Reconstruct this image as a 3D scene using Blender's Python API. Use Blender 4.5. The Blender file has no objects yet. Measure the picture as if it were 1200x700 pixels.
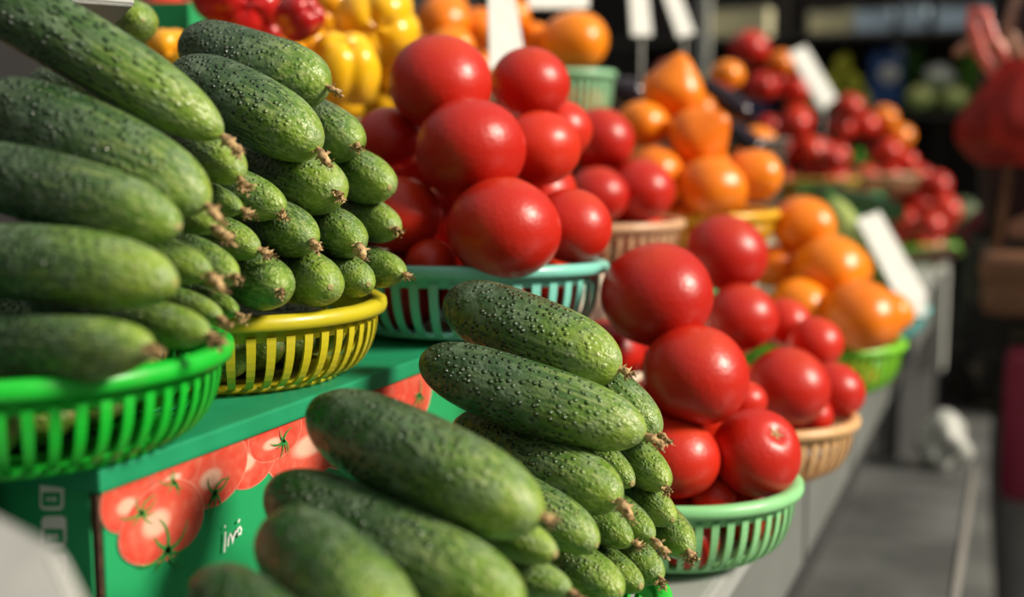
import bpy, bmesh, math, random
import numpy as np
from mathutils import Vector, Matrix, Quaternion, Euler
SC = bpy.context.scene
COL = SC.collection
rnd = random.Random(11)

# ------------------------------------------------------------------ camera, light, exposure
cam_d = bpy.data.cameras.new('camera'); cam = bpy.data.objects.new('camera', cam_d); COL.objects.link(cam)
cam.location = (0, 0, 1.2)
PITCH = math.atan(180 / 1400); YAW = math.atan(600 / 1400 * math.cos(PITCH))
cam.rotation_euler = (math.pi / 2 - PITCH, 0, YAW)
cam_d.sensor_width = 36; cam_d.lens = 42; cam_d.clip_start = .02
cam_d.dof.use_dof = True; cam_d.dof.focus_distance = .745; cam_d.dof.aperture_fstop = 2.9
cam_d.dof.aperture_blades = 9
SC.camera = cam

wd = bpy.data.worlds.new('world'); SC.world = wd; wd.use_nodes = True
nt = wd.node_tree; nt.nodes.clear()
wo = nt.nodes.new('ShaderNodeOutputWorld'); wb = nt.nodes.new('ShaderNodeBackground')
tcw = nt.nodes.new('ShaderNodeTexCoord'); sep = nt.nodes.new('ShaderNodeSeparateXYZ'); rw = nt.nodes.new('ShaderNodeValToRGB')
nt.links.new(tcw.outputs['Generated'], sep.inputs[0]); nt.links.new(sep.outputs['Z'], rw.inputs[0])
rw.color_ramp.elements[0].position = 0.0; rw.color_ramp.elements[0].color = (.10, .098, .09, 1)
rw.color_ramp.elements[1].position = .9; rw.color_ramp.elements[1].color = (.95, .93, .88, 1)
nt.links.new(rw.outputs[0], wb.inputs[0]); wb.inputs[1].default_value = .56
nt.links.new(wb.outputs[0], wo.inputs[0])

sun_d = bpy.data.lights.new('sun', 'SUN'); sun = bpy.data.objects.new('sun', sun_d); COL.objects.link(sun)
sun_d.energy = 5.7; sun_d.angle = math.radians(16); sun_d.color = (1.0, .91, .76)
sun.rotation_euler = Vector((.82, .08, .55)).to_track_quat('Z', 'Y').to_euler()

SC.view_settings.view_transform = 'Standard'; SC.view_settings.look = 'None'
SC.view_settings.exposure = 0.0; SC.view_settings.gamma = 1.0; SC.view_settings.use_curve_mapping = False

# ------------------------------------------------------------------ materials
def new_mat(name, col=(.5, .5, .5), rough=.5, spec=.5, **kw):
    m = bpy.data.materials.new(name); m.use_nodes = True
    b = m.node_tree.nodes['Principled BSDF']
    b.inputs['Base Color'].default_value = (*col, 1); b.inputs['Roughness'].default_value = rough
    b.inputs['Specular IOR Level'].default_value = spec
    for k, v in kw.items(): b.inputs[k.replace('_', ' ')].default_value = v
    return m
class N:
    def __init__(s, m): s.m = m; s.t = m.node_tree; s.b = s.t.nodes['Principled BSDF']
    def n(s, typ, **kw):
        x = s.t.nodes.new(typ)
        for k, v in kw.items(): setattr(x, k, v)
        return x
    def l(s, a, b): s.t.links.new(a, b)
    def obj(s): return s.n('ShaderNodeTexCoord').outputs['Object']
    def mapped(s, scale):
        mp = s.n('ShaderNodeMapping'); s.l(s.obj(), mp.inputs[0]); mp.inputs['Scale'].default_value = scale; return mp.outputs[0]
    def noise(s, scale, vec=None, detail=3):
        x = s.n('ShaderNodeTexNoise'); x.inputs['Scale'].default_value = scale; x.inputs['Detail'].default_value = detail
        s.l(vec if vec is not None else s.obj(), x.inputs['Vector']); return x.outputs['Fac']
    def ramp(s, fac, stops):
        r = s.n('ShaderNodeValToRGB'); e = r.color_ramp.elements
        while len(e) < len(stops): e.new(.5)
        for q, (p, c) in zip(e, stops): q.position = p; q.color = (*c, 1) if len(c) == 3 else c
        s.l(fac, r.inputs[0]); return r.outputs[0]
    def mix(s, fac, a, b, mode='MIX'):
        x = s.n('ShaderNodeMix', data_type='RGBA', blend_type=mode)
        for sock, v in ((x.inputs[0], fac), (x.inputs[6], a), (x.inputs[7], b)):
            if isinstance(v, (int, float)): sock.default_value = v
            elif isinstance(v, tuple): sock.default_value = (*v, 1)
            else: s.l(v, sock)
        return x.outputs[2]
    def math(s, op, a, b=0.0, clamp=False):
        x = s.n('ShaderNodeMath', operation=op, use_clamp=clamp)
        for sock, v in ((x.inputs[0], a), (x.inputs[1], b)):
            if isinstance(v, (int, float)): sock.default_value = v
            else: s.l(v, sock)
        return x.outputs[0]
    def mrange(s, v, a, b, c=0.0, d=1.0):
        x = s.n('ShaderNodeMapRange'); s.l(v, x.inputs[0])
        for i, q in enumerate((a, b, c, d)): x.inputs[i + 1].default_value = q
        return x.outputs[0]
    def rand(s): return s.n('ShaderNodeObjectInfo').outputs['Random']
    def bump(s, h, strength=.3, dist=.001):
        x = s.n('ShaderNodeBump'); x.inputs['Strength'].default_value = strength; x.inputs['Distance'].default_value = dist
        s.l(h, x.inputs['Height']); s.l(x.outputs[0], s.b.inputs['Normal'])
    def col(s, c): s.l(c, s.b.inputs['Base Color'])

def cucumber_mat():
    m = new_mat('cucumber_skin', rough=.4, spec=.5); k = N(m)
    o = k.obj(); sx = k.n('ShaderNodeSeparateXYZ'); k.l(o, sx.inputs[0])
    st = k.noise(420, k.mapped((.055, 1, 1)), 2)           # fine streaks along the fruit
    broad = k.noise(70, k.mapped((.16, 1, 1)), 2)
    patch = k.noise(75, None, 5)
    pos = k.math('ADD', sx.outputs['X'], k.math('MULTIPLY', k.math('SUBTRACT', broad, .5), .075))
    pos = k.math('ADD', pos, k.math('MULTIPLY', k.math('SUBTRACT', k.rand(), .5), .022))
    base = k.ramp(k.mrange(pos, -.07, .085), [(0, (.015, .042, .015)), (.36, (.026, .068, .020)), (.6, (.050, .115, .024)), (.78, (.125, .235, .026)), (1, (.29, .41, .05))])
    end = k.mrange(sx.outputs['X'], -.005, .055)
    stripe = k.math('MULTIPLY', k.mrange(st, .48, .64), k.math('ADD', k.math('MULTIPLY', end, .62), .08))
    base = k.mix(stripe, base, (.36, .44, .14))
    base = k.mix(k.math('MULTIPLY', k.mrange(patch, .46, .72), .46), base, (.20, .275, .18))
    vo = k.n('ShaderNodeTexVoronoi'); vo.inputs['Scale'].default_value = 240; vo.inputs['Randomness'].default_value = .9
    k.l(o, vo.inputs['Vector'])
    near_end = k.mrange(sx.outputs['X'], .012, .066, 1.0, .10)
    dist = k.math('ADD', vo.outputs['Distance'], k.math('MULTIPLY', k.math('SUBTRACT', k.noise(500, None, 2), .5), .16))
    wart = k.math('MULTIPLY', k.mrange(dist, .42, .10), near_end)
    tip = k.math('MULTIPLY', k.mrange(dist, .15, .06), near_end)
    ring = k.math('MULTIPLY', k.mrange(dist, .50, .28), near_end)
    base = k.mix(k.math('MULTIPLY', ring, .62), base, (.012, .042, .010))
    base = k.mix(k.math('MULTIPLY', tip, .25), base, (.18, .24, .13))
    k.col(base)
    h = k.math('ADD', wart, k.math('MULTIPLY', k.noise(330, None, 3), .40))
    h = k.math('ADD', h, k.math('MULTIPLY', k.noise(120, None, 2), k.math('SUBTRACT', 1.0, k.math('MULTIPLY', end, .6))))
    h = k.math('ADD', h, k.math('MULTIPLY', st, k.math('MULTIPLY', end, .35)))
    k.bump(h, 1.0, .0022)
    k.l(k.mrange(patch, .3, .7, .28, .48), k.b.inputs['Roughness'])
    return m
def tomato_mat():
    m = new_mat('tomato_skin', rough=.37, spec=.42); k = N(m)
    n = k.noise(22, None, 2)
    c = k.ramp(k.rand(), [(0, (.46, .010, .004)), (.5, (.55, .017, .005)), (1, (.62, .028, .007))])
    sx = k.n('ShaderNodeSeparateXYZ'); k.l(k.obj(), sx.inputs[0])
    c = k.mix(k.math('MULTIPLY', k.mrange(sx.outputs['Z'], -.72, -.9), .18), c, (.62, .12, .02))
    c = k.mix(k.math('MULTIPLY', k.mrange(n, .45, .75), .25), c, (.55, .04, .02))
    k.col(c); k.b.inputs['Coat Weight'].default_value = .06; k.b.inputs['Coat Roughness'].default_value = .2
    k.bump(k.noise(9, None, 2), .06, .01)
    return m
def orange_mat(name, c1, c2, rough=.3):
    m = new_mat(name, rough=rough); k = N(m)
    c = k.ramp(k.rand(), [(0, c1), (1, c2)])
    c = k.mix(k.math('MULTIPLY', k.mrange(k.noise(3, None, 3), .45, .8), .35), c, tuple(min(1, v * 1.25 + .01) for v in c2))
    k.col(c); k.bump(k.noise(60, None, 2), .05, .02)
    return m
def plastic(name, c, rough=.33, dirt=(.16, .12, .05), amt=.25):
    m = new_mat(name, c, rough, .5); k = N(m)
    d = k.mrange(k.noise(35, None, 5), .55, .8)
    k.col(k.mix(k.math('MULTIPLY', d, amt), c, dirt))
    k.l(k.mrange(k.noise(80), .3, .7, rough - .06, rough + .14), k.b.inputs['Roughness'])
    k.b.inputs['Transmission Weight'].default_value = 0
    return m
def mottled(name, a, b, scale=20, rough=.6, bump=0, **kw):
    m = new_mat(name, a, rough, **kw); k = N(m)
    n = k.noise(scale, None, 4); k.col(k.mix(k.mrange(n, .35, .7), a, b))
    if bump: k.bump(n, bump, .004)
    return m
M = {}
M['cucumber'] = cucumber_mat(); M['tomato'] = tomato_mat()
M['persimmon'] = orange_mat('persimmon_skin', (.78, .17, .002), (.88, .25, .004))
M['yellow_pepper'] = orange_mat('yellow_pepper_skin', (.88, .47, .008), (.92, .54, .012), .24)
M['orange_pepper'] = orange_mat('orange_pepper_skin', (.85, .36, .01), (.86, .40, .015), .2)
M['red_pepper'] = orange_mat('red_pepper_skin', (.40, .008, .008), (.46, .012, .01), .18)
M['flower'] = mottled('dried_flower', (.60, .41, .19), (.20, .11, .05), 420, .85, .5)
M['scar'] = mottled('stem_scar', (.42, .34, .14), (.26, .24, .08), 300, .8)
M['tscar'] = mottled('tomato_scar', (.50, .30, .14), (.2, .12, .04), 8, .7)
M['calyx'] = mottled('calyx_green', (.10, .2, .03), (.2, .22, .06), 8, .6)
M['green_stem'] = mottled('stem_green', (.07, .25, .03), (.12, .32, .05), 30, .5)
PL = {'B1': (.010, .46, .03), 'B2': (.54, .46, .016), 'B3': (.20, .60, .50), 'B4': (.62, .38, .22), 'B5': (.80, .46, .015),
      'F0': (.02, .5, .05), 'F1': (.03, .55, .05), 'F2': (.26, .62, .27), 'F3': (.66, .40, .18), 'F4': (.20, .62, .025),
      'F5': (.14, .58, .58), 'F6': (.16, .58, .06), 'T1': (.30, .62, .36), 'B6': (.70, .48, .05), 'B7': (.45, .30, .16), 'B8': (.10, .09, .08), 'T2': (.3, .2, .12)}
for k_, c_ in PL.items(): M['plastic_' + k_] = plastic('plastic_' + k_, c_)

# ------------------------------------------------------------------ mesh helpers
def finish(name, me, mat, parent=None, smooth=True, loc=None, rot=None):
    if mat is not None: me.materials.append(mat)
    if smooth:
        for p in me.polygons: p.use_smooth = True
    o = bpy.data.objects.new(name, me); COL.objects.link(o)
    if parent is not None: o.parent = parent
    if loc is not None: o.location = loc
    if rot is not None: o.rotation_euler = rot
    return o
def mesh(name, v, f):
    me = bpy.data.meshes.new(name); me.from_pydata([tuple(map(float, q)) for q in v], [], [tuple(q) for q in f]); me.update(); return me
def put(name, me, parent=None, loc=None, rot=None, scale=None):      # another object on shared mesh data
    o = bpy.data.objects.new(name, me); COL.objects.link(o)
    if parent is not None: o.parent = parent
    if loc is not None: o.location = loc
    if rot is not None: o.rotation_euler = rot
    if scale is not None: o.scale = scale
    return o
def tag(o, label, cat, group=None, kind=None):
    o['label'] = label; o['category'] = cat
    if group: o['group'] = group
    if kind: o['kind'] = kind
    return o
def structure(o): o['kind'] = 'structure'; return o
def root(name, loc=(0, 0, 0), rot=(0, 0, 0)):
    o = bpy.data.objects.new(name, None); COL.objects.link(o); o.location = loc; o.rotation_euler = rot; o.empty_display_size = .05; return o
class MB:
    def __init__(s): s.v = []; s.f = []
    def add(s, v, f):
        k = len(s.v); s.v += [tuple(q) for q in v]; s.f += [tuple(i + k for i in q) for q in f]; return s
    def box(s, a, b, bev=0.0):
        bm = bmesh.new(); bmesh.ops.create_cube(bm, size=1)
        for v in bm.verts: v.co = Vector((a[i] + (v.co[i] + .5) * (b[i] - a[i]) for i in range(3)))
        if bev: bmesh.ops.bevel(bm, geom=bm.edges[:], offset=bev, segments=2, affect='EDGES', profile=.7)
        bm.verts.index_update(); s.add([v.co[:] for v in bm.verts], [[v.index for v in f.verts] for f in bm.faces]); bm.free(); return s
    def lathe(s, prof, n=48, closed=False, cap=False):
        v = []; f = []; m = len(prof)
        for i in range(n):
            a = 2 * math.pi * i / n
            for r, z in prof: v.append((r * math.cos(a), r * math.sin(a), z))
        for i in range(n):
            for j in range(m if closed else m - 1):
                q = (i * m + j, ((i + 1) % n) * m + j, ((i + 1) % n) * m + (j + 1) % m, i * m + (j + 1) % m); f.append(q)
        if cap:
            f.append([i * m for i in range(n)][::-1]); f.append([i * m + m - 1 for i in range(n)])
        return s.add(v, f)
    def tube(s, pts, rad, n=8, cap=True):
        pts = [Vector(p) for p in pts]; m = len(pts); v = []; f = []
        up = Vector((0, 0, 1)); px = None
        for i, p in enumerate(pts):
            t = (pts[min(i + 1, m - 1)] - pts[max(i - 1, 0)]).normalized()
            if px is None:
                ref = up if abs(t.z) < .9 else Vector((1, 0, 0)); x = ref.cross(t).normalized()
            else: x = (px - t * px.dot(t)).normalized()
            y = t.cross(x); px = x; r = rad[i] if isinstance(rad, (list, tuple)) else rad
            for k in range(n):
                a = 2 * math.pi * k / n; v.append(p + x * math.cos(a) * r + y * math.sin(a) * r)
        for i in range(m - 1):
            for k in range(n): f.append((i * n + k, i * n + (k + 1) % n, (i + 1) * n + (k + 1) % n, (i + 1) * n + k))
        if cap: f.append(list(range(n))[::-1]); f.append([(m - 1) * n + k for k in range(n)])
        return s.add(v, f)
    def build(s, name, mat, parent=None, smooth=True, loc=None, rot=None):
        return finish(name, mesh(name, s.v, s.f), mat, parent, smooth, loc, rot)
    def me(s, name, mat, smooth=True):
        m = mesh(name, s.v, s.f); m.materials.append(mat)
        for p in m.polygons: p.use_smooth = smooth
        return m
def auto_smooth(o, deg=35):
    o.data.set_sharp_from_angle(angle=math.radians(deg)); return o

# baskets: rim centre x, y, rim height, rim radius, depth of the bowl
BASKET = {
 'B1': (-0.4763,0.4624,1.0970,0.1100,0.0520),
 'B2': (-0.4897,0.6648,1.0970,0.1050,0.0520),
 'B3': (-0.4208,0.9023,1.1020,0.1150,0.0570),
 'B4': (-0.4631,1.3247,1.1140,0.1100,0.0520),
 'B5': (-0.3999,1.5710,1.1140,0.1100,0.0520),
 'F0': (-0.2493,0.4259,0.9280,0.1000,0.0520),
 'F1': (-0.2785,0.6511,0.9280,0.1000,0.0520),
 'F2': (-0.2509,0.9179,0.9330,0.1060,0.0570),
 'F3': (-0.2386,1.1755,0.9330,0.1060,0.0570),
 'F4': (-0.2435,1.6336,0.9420,0.1150,0.0660),
 'F5': (-0.2508,2.1023,0.9280,0.1200,0.0520),
 'F6': (-0.2834,3.5673,0.9280,0.1500,0.0520),
 'T1': (-0.6083,1.6181,1.3030,0.0750,0.0770),
 'B6': (-0.5059,2.9511,1.1230,0.1500,0.0520),
 'B7': (-0.3900,3.4397,1.1230,0.1400,0.0520),
 'B8': (-0.4800,2.0600,1.2115,0.1150,0.1400),
 'T2': (-0.7616,1.5309,1.3030,0.0900,0.0770),
}
# cucumbers: basket, blossom-end centre, stem-end centre, radius, dried flower, label
CUCUMBERS = [
 ('B2',(-0.4502,0.6932,1.2454),(-0.5271,0.7011,1.2669),0.0241,1,'bumpy cucumber lying alone on top of the yellow basket pile'),
 ('B2',(-0.4216,0.6409,1.2069),(-0.4996,0.6499,1.2399),0.0219,1,'long bumpy cucumber just under the topmost one of the yellow basket pile'),
 ('B2',(-0.4247,0.7067,1.2057),(-0.4922,0.7456,1.2281),0.0191,1,'cucumber end peeking out right beneath the topmost yellow basket cucumber'),
 ('B2',(-0.4083,0.7211,1.1756),(-0.4788,0.7585,1.1955),0.0182,0,'plump light green cucumber at the aisle side of the yellow basket pile, second from top'),
 ('B2',(-0.4148,0.6617,1.1739),(-0.4852,0.6930,1.1903),0.0209,1,'fat cucumber in the middle of the yellow basket pile with a curled brown flower'),
 ('B2',(-0.4194,0.6074,1.1663),(-0.4982,0.6241,1.1863),0.0149,1,'narrow cucumber end left of the fat middle one in the yellow basket pile'),
 ('B2',(-0.4160,0.5781,1.1418),(-0.4973,0.5984,1.1535),0.0124,1,'small cucumber end at the left side of the yellow basket pile'),
 ('B2',(-0.4081,0.6245,1.1453),(-0.4793,0.6656,1.1569),0.0168,1,'cucumber in the second row up of the yellow basket with dry flower pointing right'),
 ('B2',(-0.3980,0.6652,1.1401),(-0.4698,0.7067,1.1517),0.0159,1,'second row cucumber of the yellow basket, between two others with dry flowers'),
 ('B2',(-0.4045,0.7254,1.1450),(-0.4788,0.7683,1.1570),0.0153,1,'second row cucumber at the right end of the yellow basket beside the red tomatoes'),
 ('B2',(-0.4020,0.5850,1.1186),(-0.4671,0.6289,1.1227),0.0165,1,'bottom row cucumber of the yellow basket with a big frayed flower hanging down'),
 ('B2',(-0.3939,0.6261,1.1156),(-0.4559,0.6745,1.1198),0.0168,0,'bottom row cucumber of the yellow basket showing a smooth round end without flower'),
 ('B2',(-0.3885,0.6642,1.1129),(-0.4561,0.7134,1.1173),0.0137,0,'bottom row cucumber of the yellow basket, third from the left, bare end'),
 ('B2',(-0.3855,0.7009,1.1167),(-0.4579,0.7427,1.1211),0.0131,1,'bottom row cucumber at the right rim of the yellow basket with dangling flower'),
 ('B1',(-0.4105,0.5287,1.2145),(-0.5352,0.4816,1.2914),0.0181,1,'long cucumber on top of the bright green basket pile, sloping down'),
 ('B1',(-0.3914,0.4880,1.1787),(-0.5022,0.4912,1.2191),0.0210,1,'thick cucumber second from the top of the bright green basket pile'),
 ('B1',(-0.3789,0.4530,1.1652),(-0.4921,0.4513,1.1872),0.0174,0,'cucumber third from top of the green basket pile, brown spot at its end'),
 ('B1',(-0.3667,0.4327,1.1390),(-0.4808,0.4325,1.1425),0.0179,0,'fat cucumber second from the bottom of the green basket pile'),
 ('B1',(-0.3587,0.4105,1.1126),(-0.4728,0.4224,1.1045),0.0150,1,'cucumber at the bottom of the green basket pile resting on the rim'),
 ('B1',(-0.4077,0.5536,1.1882),(-0.4866,0.5904,1.2165),0.0143,1,'green cucumber end just under the tip of the top green basket cucumber'),
 ('B1',(-0.4119,0.5630,1.1659),(-0.4920,0.6003,1.1815),0.0092,1,'small pale cucumber end at the back right of the green basket pile'),
 ('B1',(-0.4014,0.5247,1.1583),(-0.4837,0.5631,1.1711),0.0091,1,'narrow cucumber end tucked behind the second cucumber of the green basket pile'),
 ('B1',(-0.3811,0.4868,1.1388),(-0.4747,0.5033,1.1522),0.0120,1,'cucumber end with dark flower midway up the aisle side of the green basket'),
 ('B1',(-0.3962,0.5321,1.1320),(-0.4803,0.5714,1.1451),0.0125,1,'smooth cucumber end of the green basket pile next to the yellow basket'),
 ('B1',(-0.3652,0.4624,1.1120),(-0.4609,0.4708,1.1170),0.0119,1,'cucumber end at the bottom right of the green basket pile with orange brown flower'),
 ('B1',(-0.3813,0.4996,1.1137),(-0.4673,0.5309,1.1185),0.0092,1,'small cucumber end low at the right rim of the green basket'),
 ('B1',(-0.3968,0.5365,1.1109),(-0.4790,0.5801,1.1158),0.0084,1,'smallest cucumber end low behind the right rim of the green basket, near the yellow rim'),
 ('F1',(-0.2435,0.6938,1.0692),(-0.3327,0.7186,1.0908),0.0234,1,'bumpy cucumber lying alone on top of the middle pile below the turquoise basket'),
 ('F1',(-0.2168,0.6631,1.0359),(-0.3208,0.6571,1.0623),0.0208,1,'long bumpy cucumber right under the topmost one of the middle pile'),
 ('F1',(-0.2208,0.6416,1.0021),(-0.3133,0.6810,1.0164),0.0199,1,'third cucumber down in the middle pile, dark green with pale yellow tip'),
 ('F1',(-0.2158,0.7118,1.0277),(-0.2938,0.7402,1.0612),0.0178,1,'cucumber end with curled dry flower behind the long one of the middle pile'),
 ('F1',(-0.2035,0.7078,0.9946),(-0.2670,0.7611,1.0152),0.0145,1,'cucumber end at the right side of the middle pile with flower on its upper shoulder'),
 ('F1',(-0.2184,0.6842,0.9980),(-0.2914,0.7263,1.0190),0.0115,0,'narrow cucumber end squeezed between the long cucumbers of the middle pile'),
 ('F1',(-0.2213,0.6113,0.9831),(-0.3029,0.6378,1.0013),0.0158,0,'stubby bare cucumber end below the third cucumber of the middle pile'),
 ('F1',(-0.2116,0.6559,0.9706),(-0.2909,0.6946,0.9862),0.0127,1,'cucumber end left of the long wispy dry flower in the middle pile'),
 ('F1',(-0.2037,0.6788,0.9667),(-0.2736,0.7259,0.9786),0.0120,1,'cucumber end right of the long wispy dry flower in the middle pile'),
 ('F1',(-0.1991,0.7112,0.9698),(-0.2580,0.7681,0.9813),0.0130,0,'pale cucumber end at the right of the middle pile, above the outermost one'),
 ('F1',(-0.1909,0.7213,0.9481),(-0.2460,0.7825,0.9553),0.0147,1,'outermost cucumber of the middle pile, touching the light green tomato basket'),
 ('F1',(-0.1990,0.6802,0.9432),(-0.2628,0.7338,0.9476),0.0141,1,'lowest right cucumber of the middle pile with a thick ragged flower'),
 ('F1',(-0.2099,0.6264,0.9506),(-0.2779,0.6657,0.9547),0.0157,0,'bottom cucumber of the middle pile, just left of the bright green rim'),
 ('F1',(-0.2020,0.6517,0.9450),(-0.2692,0.6970,0.9493),0.0116,0,'narrow bottom cucumber between two others above the bright green rim'),
 ('F0',(-0.2189,0.5026,1.0331),(-0.3227,0.5316,1.0543),0.0226,1,'large cucumber on top of the nearest pile with pale glossy skin'),
 ('F0',(-0.2142,0.4705,1.0019),(-0.3292,0.4997,1.0203),0.0219,1,'cucumber second from the top of the nearest pile'),
 ('F0',(-0.2284,0.4016,1.0080),(-0.3013,0.4516,1.0160),0.0212,1,'dark cucumber at the front of the nearest pile with blunt stem end up'),
 ('F0',(-0.2286,0.3600,1.0025),(-0.3051,0.4027,1.0084),0.0186,1,'dark cucumber low in the lower corner of the nearest pile'),
 ('F0',(-0.2143,0.5347,1.0013),(-0.3047,0.5573,1.0178),0.0124,0,'bare cucumber end under the tip of the large topmost nearest cucumber'),
 ('F0',(-0.2087,0.5416,0.9803),(-0.2992,0.5576,0.9899),0.0116,1,'cucumber end with orange brown flower at the lower right of the nearest pile'),
 ('T0',(-0.6200,0.7355,1.2931),(-0.6793,0.7770,1.2994),0.0186,0,'single cucumber end with a corky scar beside the white card, above the green basket pile'),
]
# cucumbers lying under the visible ones
UNDER_CUCUMBERS = [
 ('B1',(-0.4413,0.4074,1.0685),(-0.5113,0.4074,1.0695),0.0175),
 ('B1',(-0.4413,0.4444,1.0685),(-0.5113,0.4444,1.0695),0.0175),
 ('B1',(-0.4413,0.4814,1.0685),(-0.5113,0.4814,1.0695),0.0175),
 ('B1',(-0.4413,0.5184,1.0685),(-0.5113,0.5184,1.0695),0.0175),
 ('B1',(-0.4533,0.5024,1.1045),(-0.5233,0.5024,1.1055),0.0175),
 ('B2',(-0.4547,0.6098,1.0685),(-0.5247,0.6098,1.0695),0.0175),
 ('B2',(-0.4547,0.6468,1.0685),(-0.5247,0.6468,1.0695),0.0175),
 ('B2',(-0.4547,0.6838,1.0685),(-0.5247,0.6838,1.0695),0.0175),
 ('B2',(-0.4547,0.7208,1.0685),(-0.5247,0.7208,1.0695),0.0175),
 ('F1',(-0.2435,0.5961,0.8995),(-0.3135,0.5961,0.9005),0.0175),
 ('F1',(-0.2435,0.6331,0.8995),(-0.3135,0.6331,0.9005),0.0175),
 ('F1',(-0.2435,0.6701,0.8995),(-0.3135,0.6701,0.9005),0.0175),
 ('F1',(-0.2435,0.7071,0.8995),(-0.3135,0.7071,0.9005),0.0175),
 ('F1',(-0.2435,0.6111,0.9355),(-0.3135,0.6111,0.9365),0.0175),
 ('F0',(-0.2143,0.3709,0.8995),(-0.2843,0.3709,0.9005),0.0175),
 ('F0',(-0.2143,0.4079,0.8995),(-0.2843,0.4079,0.9005),0.0175),
 ('F0',(-0.2143,0.4449,0.8995),(-0.2843,0.4449,0.9005),0.0175),
 ('F0',(-0.2143,0.4819,0.8995),(-0.2843,0.4819,0.9005),0.0175),
 ('F0',(-0.2143,0.3859,0.9355),(-0.2843,0.3859,0.9365),0.0175),
 ('F0',(-0.2143,0.4259,0.9355),(-0.2843,0.4259,0.9365),0.0175),
 ('F0',(-0.2143,0.4659,0.9355),(-0.2843,0.4659,0.9365),0.0175),
 ('F0',(-0.2143,0.3959,0.9685),(-0.2843,0.3959,0.9695),0.0175),
 ('F0',(-0.2143,0.4359,0.9685),(-0.2843,0.4359,0.9695),0.0175),
 ('T0',(-.615,0.715,1.2445),(-.69,0.715,1.2445),.0190),
 ('T0',(-.615,0.755,1.2445),(-.69,0.755,1.2445),.0190),
]
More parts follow.
